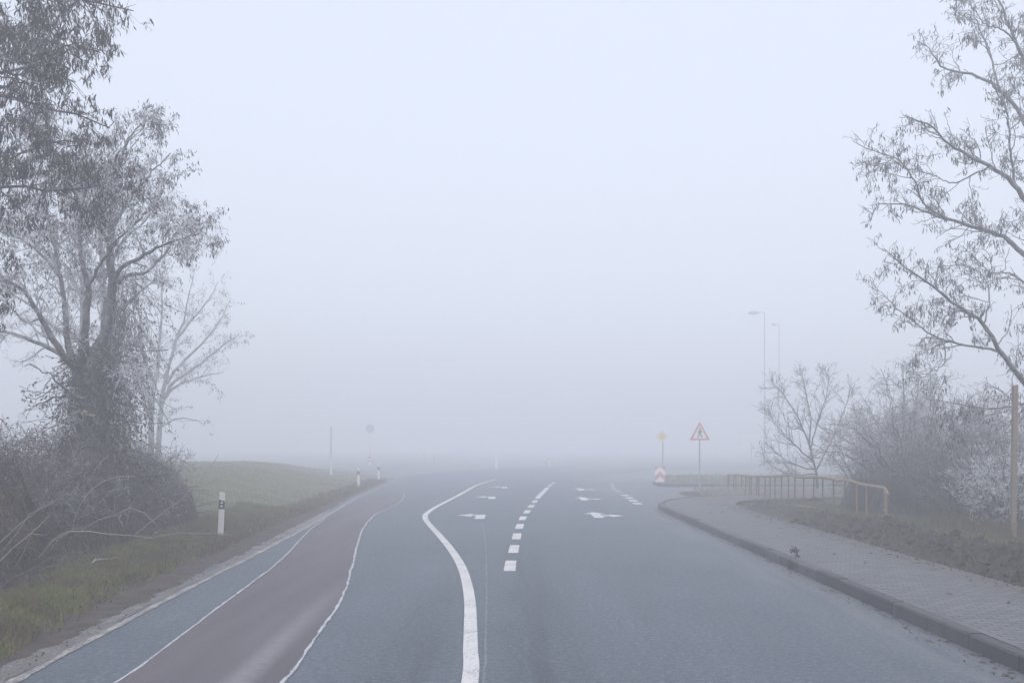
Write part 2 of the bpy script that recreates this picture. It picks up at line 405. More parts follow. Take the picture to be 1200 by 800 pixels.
# ------------------------------------------------------------------ the lie of the land
def curve(tab):
    t = np.array(tab, float); return lambda Y: np.interp(Y, t[:, 0], t[:, 1])
Xedge = curve([(-30, -4.1), (8.6, -4.21), (14.1, -4.47), (18.5, -4.63), (26, -5.0), (38.7, -5.8), (52, -6.15), (80, -6.6), (200, -7)])
Xgrass = curve([(-30, -4.6), (9.6, -4.78), (12.3, -5.12), (16, -5.4), (24, -6.0), (34, -6.3), (50, -6.75), (80, -7.3), (200, -8)])
Xridge = curve([(-30, -5.6), (11.7, -5.9), (16.9, -6.75), (22.8, -7.3), (30, -7.8), (200, -9)])
KX = 4.45
def land(X, Y):
    X, Y = np.asarray(X, float), np.asarray(Y, float)
    n1 = fbm(X * .6, Y * .6, 3); n2 = fbm(X * 3, Y * 3, 9)
    xe, xg, xr = Xedge(Y), Xgrass(Y), Xridge(Y)
    z = np.full(X.shape, -.06)
    # left: dusty shoulder, grass ridge, shallow dip under the thicket, bank farther on
    rag = n2 * .32 + n1 * .2
    sh = sstep(0, .22, (xe - .12 + rag * .6) - X) * (.075 + n2 * .03)
    rid = sstep(0, 1., (xg - X) / np.maximum(xg - xr, .3)) * (.11 + n1 * .06)
    dip = sstep(.2, 1.6, xr - X) * (-.12 + n1 * .25 + n2 * .08) * (1 - sstep(20, 27, Y))
    bank = sstep(.3, 6.8, xg - X + n1 * 1.5) * .98 * sstep(20, 38, Y) * (1 - sstep(48, 78, Y)) + sstep(3, 14, xr - X) * .25 * (1 - sstep(30, 50, Y))
    z = z + np.where(X < xe, sh + rid + dip + bank + n2 * .02, 0)
    # right: made ground behind the pavement
    rz = .02 + sstep(6.5, 7.6, X) * .26 - sstep(8.2, 11, X) * .12 + n1 * .08 * sstep(6.8, 8, X) + n2 * .03
    fall = sstep(19, 34, Y)
    rz = rz * (1 - fall) + fall * (.0 + sstep(6.7, 8, X) * .04 + n1 * .1 * sstep(6.8, 8, X))
    xk = np.interp(Y, [30, 33.4, 35.2, 36.7, 37.8, 38.6, 41], [4.55, 5.05, 5.95, 7.15, 9.7, 14, 30])
    w = sstep(xk, xk + .25, X) * (1 - sstep(41, 43, Y))
    return z + (rz + .08) * w
def gx(a, b, n): return np.linspace(a, b, n, endpoint=False)
xs = np.r_[gx(-260, -40, 12), gx(-40, -14, 26), gx(-14, -4, 110), gx(-4, 4.4, 6), gx(4.4, 14, 64), gx(14, 40, 20), gx(40, 261, 12)]
ys = np.r_[gx(-40, 4, 22), gx(4, 30, 260), gx(30, 60, 120), gx(60, 120, 30), gx(120, 301, 14)]
def grid(xs, ys, zf):
    X, Y = np.meshgrid(xs, ys); Z = zf(X, Y)
    nx, ny = len(xs), len(ys)
    i = (np.arange(ny - 1)[:, None] * nx + np.arange(nx - 1)[None]).ravel()
    return np.stack([X, Y, Z], -1).reshape(-1, 3), np.stack([i, i + 1, i + nx + 1, i + nx], 1)
V, F = grid(xs, ys, land)
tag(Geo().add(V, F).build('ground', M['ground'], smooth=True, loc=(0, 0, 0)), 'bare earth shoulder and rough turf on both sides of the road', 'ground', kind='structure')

# road with the mouth of the side road
g = Geo()
yc = np.r_[gx(-30, 56, 86)]
ctr = [(0., y, 0.) for y in yc]; hd = 0.; p_ = [0., 56.]
for k in range(90):                                  # the carriageway swings off to the right
    ctr.append((p_[0], p_[1], hd)); p_ = [p_[0] + math.sin(hd) * 1.5, p_[1] + math.cos(hd) * 1.5]; hd = min(hd + .03, 1.45)
ctr = np.array(ctr)
Ll = Xedge(ctr[:, 1].clip(-30, 60)) - .75; n_ = np.stack([np.cos(ctr[:, 2]), -np.sin(ctr[:, 2])], 1)
rows = np.stack([np.c_[ctr[:, :2] + n_ * (Ll + (KX + .02 - Ll) * t)[:, None], np.zeros(len(ctr))] for t in np.linspace(0, 1, 9)], 1)
i = (np.arange(len(ctr) - 1)[:, None] * 9 + np.arange(8)[None]).ravel()
g.add(rows.reshape(-1, 3), np.stack([i, i + 1, i + 10, i + 9], 1))
e = np.array([(KX + .02, 30), (5.5, 30), (7, 36.5), (60, 39), (60, 52), (KX + .02, 52)])
g.poly(np.c_[e, np.zeros(6)])
road = tag(g.build('road', M['asphalt'], loc=(0, 0, 0)), 'grey worn asphalt road running into the fog', 'road', kind='structure')

def strip(path, w, z, name, mat, parent=road, jag=0., n=None, wl=None):
    p = np.array(path, float)
    if n: p = resample(np.c_[p, np.zeros(len(p))], n)[:, :2]
    T = np.gradient(p, axis=0); T /= np.linalg.norm(T, axis=1, keepdims=True)
    Nn = np.stack([-T[:, 1], T[:, 0]], 1)
    w = np.broadcast_to(w, (len(p),)) / 2.
    a = p + Nn * (w + rng.normal(size=len(p)) * jag)[:, None]; b = p - Nn * (w + rng.normal(size=len(p)) * jag)[:, None]
    V = np.c_[np.stack([a, b], 1).reshape(-1, 2), np.full(2 * len(p), z)]
    k = np.arange(len(p) - 1) * 2
    return Geo().add(V, np.stack([k, k + 1, k + 3, k + 2], 1)).build(name, mat, parent)
gp = lambda l: [tuple(G(*q)[:2]) for q in l]
# red lane between its two frosted seams
seamL = [(-3.15, -20), (-3.25, 4)] + gp([(135, 800), (182, 768), (225, 735), (268, 703), (300, 679), (320, 664), (340, 645), (362, 622)]) + [(-5.0, 27.5)]
seamR = [(-1.8, -20), (-1.85, 4)] + gp([(332, 800), (356, 768), (375, 740), (394, 712), (405, 690), (411, 670), (415, 655), (419, 637), (425, 620), (432, 610), (441, 602), (458, 594)]) + [(-3.9, 36), (-4.3, 41)]
a = resample(np.c_[np.array(seamL + [(-5.4, 35), (-5.6, 41)]), np.zeros(len(seamL) + 2)], 120); b = resample(np.c_[np.array(seamR), np.zeros(len(seamR))], 120)
V = np.stack([a, b], 1).reshape(-1, 3); V[:, 2] = .004; k = np.arange(119) * 2
tag(Geo().add(V, np.stack([k, k + 1, k + 3, k + 2], 1)).build('cycle_lane', M['red'], road))
def wob(p, n, amp, fr):
    amp = amp * .38
    q = resample(np.c_[np.array(p), np.zeros(len(p))], n)[:, :2]
    q[:, 0] += (fbm(q[:, 1] * fr, q[:, 1] * 0, 21, 3)) * amp; return q
strip(wob(seamL, 260, .05, 1.2), .02 + .012 * rng.random(260), .008, 'seam_line', M['seam'], jag=.004)
strip(wob(seamR, 420, .07, 1.8), .024 + .016 * rng.random(420), .008, 'seam_line', M['seam'], jag=.006)
# worn edge line and the salty rim outside it
Ye = np.linspace(-20, 27, 320)
strip(np.c_[Xedge(Ye) + fbm(Ye * .8, Ye * 0, 5) * .05, Ye], .085 + .05 * fbm(Ye * 1.5, Ye * 0, 8), .008, 'edge_line', M['line_worn'], jag=.008)
Ys = np.linspace(-10, 30, 400)
strip(np.c_[Xedge(Ys) - .17 + fbm(Ys * .9, Ys * 0, 6) * .22, Ys], .16 + .34 * np.maximum(0, fbm(Ys * .7, Ys * 0, 7)) + .14 * sstep(14, 20, Ys), .0045, 'salt_rim', M['salt'], jag=.02)
Ye = np.linspace(27, 56, 50)
strip(np.c_[Xedge(Ye), Ye], .09, .008, 'edge_line', M['line_worn'])
# solid centre line that swings out to the left and back
cl = [(-.33, -25), (-.35, 4)] + gp([(550.5, 800), (551.3, 762), (551.3, 725), (550.7, 706), (548, 687.5), (543, 669), (535.5, 654), (525, 639), (512, 624), (502, 613), (498.3, 607), (499.5, 602), (509, 595), (526, 586), (543, 577), (558, 568.5)]) + [(-1.35, 54), (-.9, 58)]
strip(cl, .145, .006, 'centre_line', M['line'], n=240)
jt = [(-.2, 2)] + gp([(567, 800), (569, 740), (570, 700), (570, 660), (568, 630), (565, 612)])
strip(wob(jt, 200, .03, 2), .016 + .012 * rng.random(200), .0045, 'joint', M['joint'], jag=.004)
# broken lane line
dl = curve([(14, -.06), (16.9, -.03), (19.6, .04), (22.3, .105), (25, .19), (27.6, .285), (29.8, .42), (32, .56), (34.3, .71), (36.4, .85), (38.7, 1.0), (48, 1.72), (60, 2.8)])
for q in range(8):
    y = 16.1 + q * 2.68; yy = np.linspace(y, y + 1.45, 4)
    strip(np.c_[dl(yy), yy], .185, .006, 'lane_dash', M['line'])
yy = np.linspace(37.6, 47, 14); strip(np.c_[dl(yy), yy], .19, .006, 'lane_line', M['line'])
for y in (48.4, 51.5): yy = np.linspace(y, y + 1.5, 3); strip(np.c_[dl(yy), yy], .19, .006, 'lane_dash', M['line'])
el = curve([(33, 4.16), (34.3, 4.2), (36.3, 4.28), (38, 4.34), (40, 4.4), (46, 4.55), (56, 5.4)])
for y in (33.9, 35.6, 37.4, 39.3): yy = np.linspace(y, y + .95, 3); strip(np.c_[el(yy), yy], .29, .006, 'edge_dash', M['line'])
yy = np.linspace(41.5, 53, 14); strip(np.c_[el(yy), yy], .2, .006, 'edge_line', M['line_worn'])
def arrow(x, y, kind, s=1.):
    g = Geo()
    def P(l): g.poly([(x + a * s, y + b * s, .006) for a, b in l])
    if kind == 'left':
        P([(-.13, 0), (.13, 0), (.13, 1.62), (-.25, 1.62), (-.25, 2.02), (-.68, 1.44), (-.25, .86), (-.25, 1.26), (-.13, 1.26)])
    else:
        P([(-.13, 0), (.13, 0), (.13, .66), (.38, .66), (.38, .30), (.74, .84), (.38, 1.38), (.38, 1.02), (.13, 1.02), (.13, 1.5), (.34, 1.5), (0, 2.3), (-.34, 1.5), (-.13, 1.5)])
    g.build('turn_arrow', M['line'], road)
for x, y, k in ((-.87, 27.3, 'left'), (-.75, 37.2, 'left'), (-.35, 46.2, 'left'), (2.37, 27.7, 'straight'), (2.6, 36.3, 'straight'), (3.0, 44, 'straight')): arrow(x, y, k)

# pavement, kerb
kin = [(KX, -25), (KX, 10), (KX, 20), (KX, 29), (KX + .06, 31.5), (KX + .45, 33.4), (KX + 1.3, 35.2), (7.0, 36.7), (9.5, 37.8), (14, 38.6), (40, 40)]
kp = np.vstack([[KX, -25, 0], resample(np.c_[np.array(kin[2:]), np.zeros(len(kin) - 2)], 90)])
def off(p, d):
    T = np.gradient(p, axis=0); T /= np.linalg.norm(T, axis=1, keepdims=True) + 1e-9
    return p + d * np.stack([T[:, 1], -T[:, 0], T[:, 2] * 0], 1)
inn = off(kp, .172); outer = np.array([(6.62, -25), (6.62, 20), (6.64, 27), (6.75, 30.5), (7.3, 33.0), (8.6, 34.6), (11, 35.6), (15, 36.2), (40, 37.5)])
oo = resample(np.c_[outer, np.zeros(len(outer))], 91)
s = np.r_[0, np.cumsum(np.linalg.norm(np.diff(inn, axis=0), axis=1))]
# pair points by their share of the bend
inn2 = np.stack([np.interp(np.linspace(0, 1, 91), s / s[-1], inn[:, q]) for q in range(3)], 1)
V = np.stack([inn2, inn2 * .5 + oo * .5, oo], 1).reshape(-1, 3); V[:, 2] = .145
i = (np.arange(90)[:, None] * 3 + np.arange(2)[None]).ravel()
tag(Geo().add(V, np.stack([i, i + 1, i + 4, i + 3], 1)).build('pavement', M['pavers'], loc=(0, 0, 0)), 'grey block paved footway along the right side of the road', 'pavement', kind='structure')
g = Geo()
full = resample(np.array([(x, y, 0) for x, y in kin]), 600)
s = np.r_[0, np.cumsum(np.linalg.norm(np.diff(full, axis=0), axis=1))]
pt = lambda d: np.array([np.interp(d, s, full[:, q]) for q in range(3)])
d = 0.
prof = np.array([(0, -.05), (0.006, .135), (.022, .155), (.142, .157), (.15, .150), (.15, -.05)])
while d < s[-1] - 1:
    a, b = pt(d + .008), pt(d + .982); t = (b - a) / np.linalg.norm(b - a); nn = np.array([t[1], -t[0], 0])
    dz = rng.normal() * .0035; dx = rng.normal() * .003
    V = np.array([e + nn * (u + dx) + np.array([0, 0, w + dz]) for e in (a, b) for u, w in prof])
    g.add(V, [(q, q + 1, q + 7, q + 6) for q in range(5)]); k0 = g.n - 12
    g.f.append([(k0, k0 + 1, k0 + 2, k0 + 3, k0 + 4, k0 + 5)]); g.f.append([(k0 + 11, k0 + 10, k0 + 9, k0 + 8, k0 + 7, k0 + 6)])
    d += 1.
tag(g.build('kerb', M['kerb'], loc=(0, 0, 0)), 'row of grey concrete kerb stones along the right footway', 'kerb', kind='structure')

# dug soil thrown up behind the pavement
def soilz(X, Y):
    xo = np.interp(Y, outer[:, 1], outer[:, 0])
    u = X - xo + fbm(Y * .9, Y * 0 + 3, 4, 3) * .5
    h = (.26 + fbm(Y * .45, Y * 0, 31, 3) * .30) * (1 - .6 * sstep(17, 30, Y))
    prof = sstep(-.02, .6, u) * (1 - .45 * sstep(.7, 1.4, u))
    lump = fbm(X * 3.2, Y * 3.2, 41, 5, .62); l2 = np.abs(fbm(X * 7, Y * 7, 47, 3)) 
    return .085 + prof * (h + (lump * .50 + l2 * .34) * (1 - .4 * sstep(18, 28, Y))) - .1 * (1 - sstep(-.1, .1, u)) - sstep(1.15, 1.5, u) * .35
V, F = grid(np.arange(6.4, 8.6, .032), np.r_[np.arange(5, 22, .032), np.arange(22, 35, .06)], soilz)
xo = np.interp(V[:, 1], outer[:, 1], outer[:, 0])
V[:, 0] += xo - 6.62
tag(Geo().add(V, F).build('soil', M['soil'], smooth=True, loc=(0, 0, 0)), 'heap of dark dug clods along the outer edge of the footway', 'soil', kind='structure')
g = Geo()
ico = np.array([(1, 0, 0), (-1, 0, 0), (0, 1, 0), (0, -1, 0), (0, 0, 1), (0, 0, -1), (.6, .6, .5), (-.6, .6, .5), (-.6, -.6, .5), (.6, -.6, .5)])
icf = np.array([(0, 6, 9, 9), (2, 7, 6, 6), (1, 8, 7, 7), (3, 9, 8, 8), (4, 6, 7, 7), (4, 7, 8, 8), (4, 8, 9, 9), (4, 9, 6, 6), (0, 2, 6, 6), (2, 1, 7, 7), (1, 3, 8, 8), (3, 0, 9, 9)])[:, :3]
def clods(n, xf, yf, zf, size):
    for _ in range(n):
        y = yf(); x = xf(y); sz = size * (.4 + 1.3 * rng.random() ** 2)
        V = ico * (1 + rng.normal(size=(10, 1)) * .28) * sz * (.7 + .6 * rng.random(3))
        a = rng.random() * 6.28; V = np.c_[V[:, 0] * math.cos(a) - V[:, 1] * math.sin(a), V[:, 0] * math.sin(a) + V[:, 1] * math.cos(a), V[:, 2]]
        g.add(V + np.array([x, y, float(zf(np.array([x]), np.array([y]))[0]) + sz * .25]), icf)
clods(900, lambda y: 6.7 + rng.random() * 1.0, lambda: 7 + 18 * rng.random() ** 1.3, soilz, .045)
clods(240, lambda y: 6.62 - abs(rng.normal()) * .18, lambda: 7 + 20 * rng.random(), lambda x, y: np.full(1, .145), .012)
tag(g.build('soil_clods', M['soil'], loc=(0, 0, 0)), 'loose crumbs of dark soil on the dug heap and footway edge', 'soil', kind='stuff')
g = Geo()
clods(300, lambda y: KX - .02 - abs(rng.normal()) * .16, lambda: 6 + 14 * rng.random() ** 1.2, lambda x, y: np.zeros(1), .007)
clods(60, lambda y: -3.8 + 8 * rng.random(), lambda: 7 + 10 * rng.random(), lambda x, y: np.zeros(1), .005)
clods(420, lambda y: float(Xedge(y)) - .1 - abs(rng.normal()) * .25, lambda: 8 + 15 * rng.random(), lambda x, y: np.full(1, .012), .008)
tag(g.build('grit', M['soil'], loc=(0, 0, 0)), 'dark grit and crumbs lying along both edges of the asphalt', 'grit', kind='stuff')

# ------------------------------------------------------------------ grass
def scatter(n, yf, xf):
    Y = yf(rng.random(n)); X = xf(Y, rng.random(n)); return X, Y
def turf(n, yf, xf, h, w, name, mat, label, lean=.35, dz=0., keep=None):
    X, Y = scatter(n, yf, xf)
    if keep is not None: m = keep(X, Y); X, Y = X[m], Y[m]
    Z = land(X, Y) + dz
    hh = h * (.55 + 1.1 * np.clip(fbm(X * 1.6, Y * 1.6, 77, 3) + .45, 0, 1))
    V, F = blades(np.stack([X, Y, Z], 1), hh, w, lean)
    return tag(Geo().add(V, F).build(name, mat, loc=(0, 0, 0)), label, 'grass', kind='stuff')
turf(80000, lambda u: 8 + 22 * u ** 1.2, lambda Y, u: Xgrass(Y) + .10 - u * (Xgrass(Y) - Xridge(Y) + .25), .13, .011, 'verge_grass', M['grass'], 'low green and brown grass strip between left shoulder and thicket',
     keep=lambda X, Y: rng.random(len(X)) < np.clip(1.3 * sstep(-.15, .75, Xgrass(Y) - X + fbm(X * 1.2, Y * 1.2, 5) * .9) + .06, 0, 1))
turf(42000, lambda u: 22 + 38 * u ** 1.3, lambda Y, u: Xgrass(Y) + .1 - u ** 1.2 * 11, .09, .014, 'bank_grass', M['grass_pale'], 'pale grass over the low bank behind the reflector posts')
turf(9000, lambda u: 18 + 36 * u, lambda Y, u: Xgrass(Y) + .25 - u * .9, .16, .012, 'dry_grass', M['grass_dry'], 'dry brown grass fringe along the far left road edge')
turf(30000, lambda u: 11 + 24 * u, lambda Y, u: 7.25 + u * 2.9, .10, .010, 'lawn_grass', M['lawn'], 'short green grass behind the dug soil on the right', keep=lambda X, Y: rng.random(len(X)) < np.clip(.5 + 2.4 * fbm(X * .9, Y * .9, 15) + .35 * (X - 7.6), 0, 1), dz=.0)
turf(7000, lambda u: 15 + 6.5 * u, lambda Y, u: 8.7 + u * 2.0, .34, .009, 'tall_dry_grass', M['grass_dry'], 'tall rusty dry grass at the foot of the wooden post and bushes', keep=lambda X, Y: fbm(X * .8, Y * .8, 19) > -.02)
X, Y = scatter(9000, lambda u: 37.6 + 4.2 * u, lambda Y, u: 6.9 + .1 * (Y - 37) + u * 14)
V, F = blades(np.stack([X, Y, .05 + .12 * np.exp(-((Y - 39.5) / 1.6) ** 2)], 1), .17, .02)
tag(Geo().add(V, F).build('corner_grass', M['grass_pale'], loc=(0, 0, 0)), 'grass patch on the corner under the pedestrian warning sign', 'grass', kind='stuff')
V, F = grid(np.arange(6.3, 26, .3), np.arange(37, 42.6, .2), lambda X, Y: np.where((X > 6.6 + .12 * np.abs(Y - 39)) & (Y > 37.3 + .05 * (X - 7)) & (Y < 42), .06 + .1 * np.exp(-((Y - 39.5) / 1.6) ** 2), -.05))
tag(Geo().add(V, F).build('corner_verge', M['ground'], smooth=True, loc=(0, 0, 0)), 'raised earth corner between the footway and the side road', 'ground', kind='structure')
# traffic island beyond the side road
isl = np.array([(6.9, 48.4), (7.6, 47.6), (26, 48.6), (26, 52.5), (8, 52.8), (7.0, 51)])
g = Geo(); n = len(isl)
g.add(np.vstack([np.c_[isl, np.zeros(n)], np.c_[isl, np.full(n, .14)]]), [(q, (q + 1) % n, n + (q + 1) % n, n + q) for q in range(n)]); g.poly(np.c_[isl, np.full(n, .14)])
tag(g.build('traffic_island', M['kerb'], loc=(16, 50, 0)), 'kerbed island across the mouth of the side road', 'traffic island', kind='structure')
X, Y = scatter(9000, lambda u: 48.6 + 3.6 * u, lambda Y, u: 7.5 + u * 17)
V, F = blades(np.stack([X, Y, np.full(len(X), .14)], 1), .36, .03)
tag(Geo().add(V, F).build('island_grass', M['grass_pale'], loc=(0, 0, 0)), 'rough grass growing on the traffic island', 'grass', kind='stuff')

# ------------------------------------------------------------------ woody plants
def limb(pts, r0, r1, K=14, wig=.02):
    p = resample(pts, K)
    w = rng.normal(size=p.shape) * wig; w[0] = 0; p = p + w
    return p, np.linspace(r0, r1, K)
def px(l, Y, dy=0.):                                  # a limb read off the photograph, leaning dy metres nearer or farther
    n = len(l); return np.array([W(a, b, Y + dy * k / (n - 1)) for k, (a, b) in enumerate(l)])
def woody(name, label, cat, base, limbs, levels, trunk_mat, twig_mat, pods=None, group=None, extra=None, trunk_name='trunk', fine_mat=None, crown_name='crown'):
    root = thing(name, label, cat, base, group)
    P = np.stack([l[0] for l in limbs]); Rd = np.stack([l[1] for l in limbs])
    V, F = tubes(P, Rd, 9); Geo().add(V, F).build(trunk_name, trunk_mat, root, True)
    g = Geo(); g2 = Geo(); tips = []
    for k, lv in enumerate(levels):
        lv = dict(lv); sides = lv.pop('sides', 3 if k else 5); keep = lv.pop('keep', False)
        P2, R2 = spawn(P, Rd, **lv)
        V, F = tubes(P2, R2, sides)
        (g2 if fine_mat and k == len(levels) - 1 else g).add(V, F)
        if keep:
            P = np.concatenate([resample_many(P, P2.shape[1]), P2]); Rd = np.concatenate([resample_r(Rd, P2.shape[1]), R2])
        else: P, Rd = P2, R2
        tips.append(P2)
    crown = g.build(crown_name, twig_mat, root)
    if g2.n: g2.build('frosted_twigs', fine_mat, root)
    if pods:
        src = np.concatenate([t[:, 1:].reshape(-1, 3) for t in tips[pods.get('lv', -2):]])
        if 'where' in pods: src = src[pods['where'](src)]
        V, F = leaves(src, pods['n'], pods['size'], pods.get('hang', .9), pods.get('spread', .05), pods.get('width', .22), pods.get('cluster', 5))
        Geo().add(V, F).build(pods.get('name', 'seed_pods'), pods['mat'], root)
    return root
def resample_many(P, K):
    x = np.linspace(0, P.shape[1] - 1, K); k = np.minimum(x.astype(int), P.shape[1] - 2); f = (x - k)[None, :, None]
    return P[:, k] * (1 - f) + P[:, k + 1] * f
def resample_r(Rd, K):
    x = np.linspace(0, Rd.shape[1] - 1, K); k = np.minimum(x.astype(int), Rd.shape[1] - 2); f = (x - k)[None]
    return Rd[:, k] * (1 - f) + Rd[:, k + 1] * f

# near tree, its trunk left of the frame, branches reaching in at the top left
Y0 = 13.5
tr = px([(-300, 690), (-290, 480), (-270, 300), (-255, 120), (-240, -60), (-230, -240)], Y0)
limbs = [limb(tr, .24, .10, 18)]
for l, r, dy in (
    ([(-270, 330), (-160, 262), (-60, 228), (20, 219), (75, 223), (125, 216)], .085, 1.0),
    ([(-262, 200), (-150, 130), (-60, 95), (0, 87), (40, 82), (90, 96)], .08, -.6),
    ([(-255, 120), (-150, 30), (-50, -10), (40, -8), (110, 4), (155, 12)], .08, .8),
    ([(-250, 60), (-140, -30), (-20, -70), (60, -70), (120, -40)], .07, -1.0),
    ([(-150, 130), (-60, 60), (10, 40), (70, 52), (118, 62)], .05, .6),
    ([(-60, 95), (0, 110), (60, 128), (105, 140), (128, 150)], .04, 1.2),
    ([(-240, -40), (-100, -130), (30, -150), (110, -110)], .06, .3),
    ([(-60, 228), (0, 195), (50, 170), (95, 165)], .03, -.8),
    ([(-270, 280), (-200, 330), (-120, 345), (-50, 335), (0, 318)], .05, .8),
):
    limbs.append(limb(px(l, Y0, dy), r * .6, .008, 18, .012))
woody('deciduous_tree', 'nearest leafless tree at the top left, branches thick with dark hanging pods', 'tree', (tr[0][0], Y0, 0), limbs,
      [dict(per_m=7.0, L=1.0, ang=50, K=8, up=-.10, wig=.22, rmax=.014, t0=.2), dict(per_m=9, L=.45, ang=50, K=6, up=-.15, wig=.28, rmax=.006), dict(per_m=11, L=.2, ang=50, K=4, up=-.08, wig=.32, rmax=.004, rtip=.0026), dict(per_m=10, L=.1, ang=50, K=3, up=0, wig=.3, rmax=.0035, rtip=.0026)],
      M['bark_dark'], M['twig_dark'], dict(n=3600, size=.095, mat=M['pods_dark'], width=.2, cluster=5, spread=.035, lv=-3, hang=.85, where=lambda s: s[:, 0] > W(-60, 0, 13.5)[0]), fine_mat=M['twig_rime'])

# ivy-grown tree with several stems
Y1 = 19.5
T2 = [([(104, 650), (102, 600), (104, 550), (105, 500), (101, 452), (98, 430)], .36, .22, 0),
      ([(122, 640), (124, 560), (120, 500), (118, 455), (124, 389), (128, 350)], .22, .10, 1.),
      ([(101, 440), (113, 408), (124, 389), (131, 332), (130, 272), (134, 215), (150, 165), (174, 140)], .15, .012, .6),
      ([(131, 340), (140, 315), (157, 306), (185, 290), (210, 280), (236, 273)], .06, .01, -1.),
      ([(131, 335), (150, 322), (172, 318), (190, 300), (215, 262)], .05, .01, 1.),
      ([(98, 440), (82, 425), (71, 411), (49, 374), (30, 344), (8, 329), (-30, 320)], .10, .012, -1.2),
      ([(92, 432), (70, 415), (41, 400), (0, 388), (-40, 385)], .07, .012, 1.),
      ([(90, 430), (81, 415), (77, 374), (71, 325), (60, 270), (50, 215)], .08, .012, .6),
      ([(100, 430), (99, 415), (101, 374), (103, 336), (94, 287), (98, 230), (115, 180)], .10, .012, -.6),
      ([(130, 272), (150, 235), (175, 205), (200, 178)], .045, .008, .8),
      ([(132, 300), (115, 262), (90, 230), (60, 180), (45, 150)], .045, .008, -.8),
      ([(103, 336), (130, 290), (165, 255), (190, 235)], .04, .008, -1.),
      ([(71, 325), (40, 290), (10, 275), (-30, 262)], .04, .008, .6),
      ([(49, 374), (28, 376), (5, 352), (-20, 350)], .03, .008, .5),
      ([(118, 455), (135, 425), (158, 428), (180, 430)], .03, .006, -.8)]
limbs = [limb(px(l, Y1, dy), a * .8, b, 20, .012) for l, a, b, dy in T2]
t2 = woody('deciduous_tree', 'large many stemmed frosted tree with vine grown trunk above the left thicket', 'tree', tuple(W(105, 640, Y1)), limbs,
      [dict(per_m=6.5, L=1.2, ang=45, K=9, up=.05, wig=.19, rmax=.018, t0=.28), dict(per_m=9, L=.5, ang=48, K=6, up=-.03, wig=.28, rmax=.007, rtip=.003), dict(per_m=9, L=.23, ang=50, K=4, up=0, wig=.32, rmax=.0045, rtip=.0038), dict(per_m=9, L=.12, ang=50, K=3, up=0, wig=.3, rmax=.0045, rtip=.0036)],
      M['bark_mid'], M['twig_frost'], dict(n=3000, size=.085, mat=M['pods'], width=.25, cluster=4, spread=.05, hang=.8, lv=-3, where=lambda s: (s[:, 2] > 4.2) & (rng.random(len(s)) < sstep(3.8, 7.5, s[:, 2]))), fine_mat=M['twig_rime'])
# vines hanging over its trunk
g = Geo(); n = 900
c = px([(104, 660), (104, 600), (106, 550), (108, 500), (108, 450), (112, 400)], Y1)
u = rng.random(n); a = rng.random(n) * 6.28; rad = (.30 + .32 * rng.random(n)) * (1.1 - .45 * u)
cc = resample(c, 60)[(u * 59).astype(int)]
st = cc + np.stack([np.cos(a) * rad * 1.25, np.sin(a) * rad, rng.normal(size=n) * .1], 1)
P = np.zeros((n, 7, 3)); P[:, 0] = st; d = rng.normal(size=(n, 3)) * .5; d[:, 2] -= .9
for k in range(1, 7):
    d += rng.normal(size=(n, 3)) * .28; d /= np.linalg.norm(d, axis=1, keepdims=True); P[:, k] = P[:, k - 1] + d * (.10 + .16 * rng.random((n, 1)))
V, F = tubes(P, np.full((n, 7), .006) * (.5 + rng.random((n, 1))), 3); g.add(V, F)
g.build('vines', M['vine'], t2)
V, F = leaves(P.reshape(-1, 3), 2200, .07, .6, .06, .5, 3); Geo().add(V, F).build('dry_leaves', M['vine'], t2)
# thin curtain of drooping frosted twigs right of the trunk
n = 170; P = np.zeros((n, 9, 3)); P[:, 0] = np.stack([W(130 + 34 * x, 318 + 130 * y, Y1 - .4 + .8 * z) for x, y, z in rng.random((n, 3))])
d = rng.normal(size=(n, 3)) * .3; d[:, 2] -= .8
for k in range(1, 9):
    d += rng.normal(size=(n, 3)) * .2; d[:, 2] -= .08; d /= np.linalg.norm(d, axis=1, keepdims=True); P[:, k] = P[:, k - 1] + d * .17
V, F = tubes(P, np.full((n, 9), .005), 3); Geo().add(V, F).build('hanging_twigs', M['twig_dark'], t2)
V, F = leaves(P.reshape(-1, 3), 700, .07, .8, .04, .3, 3); Geo().add(V, F).build('hanging_leaves', M['pods'], t2)
# broken stubs with pale fresh wood
for l, r in (([(98, 466), (93, 465), (88, 462)], .02), ([(112, 487), (106, 486), (100, 485)], .018)):
    Geo().tube(px(l, Y1 - .55), r, 7).build('broken_stub', M['cut'], t2, True)
dead = [limb(px([(97, 467), (85, 462), (75, 456), (67, 445), (58, 438), (49, 434), (38, 428), (28, 429)], Y1 - .5, -.4), .03, .006),
        limb(px([(92, 464), (80, 463), (64, 465), (48, 473), (36, 478), (28, 484)], Y1 - .5, .3), .025, .006)]
P = np.stack([l[0] for l in dead]); Rd = np.stack([l[1] for l in dead]); V, F = tubes(P, Rd, 6)
g = Geo().add(V, F); P2, R2 = spawn(P, Rd, 6, .4, 50, 5, up=.05, rmax=.009, rtip=.003); V, F = tubes(P2, R2, 4); g.add(V, F)
P2, R2 = spawn(P2, R2, 6, .14, 50, 4, up=.05, rmax=.005, rtip=.0025); V, F = tubes(P2, R2, 3); g.add(V, F)
g.build('dead_branch', M['bark_dark'], t2, True)

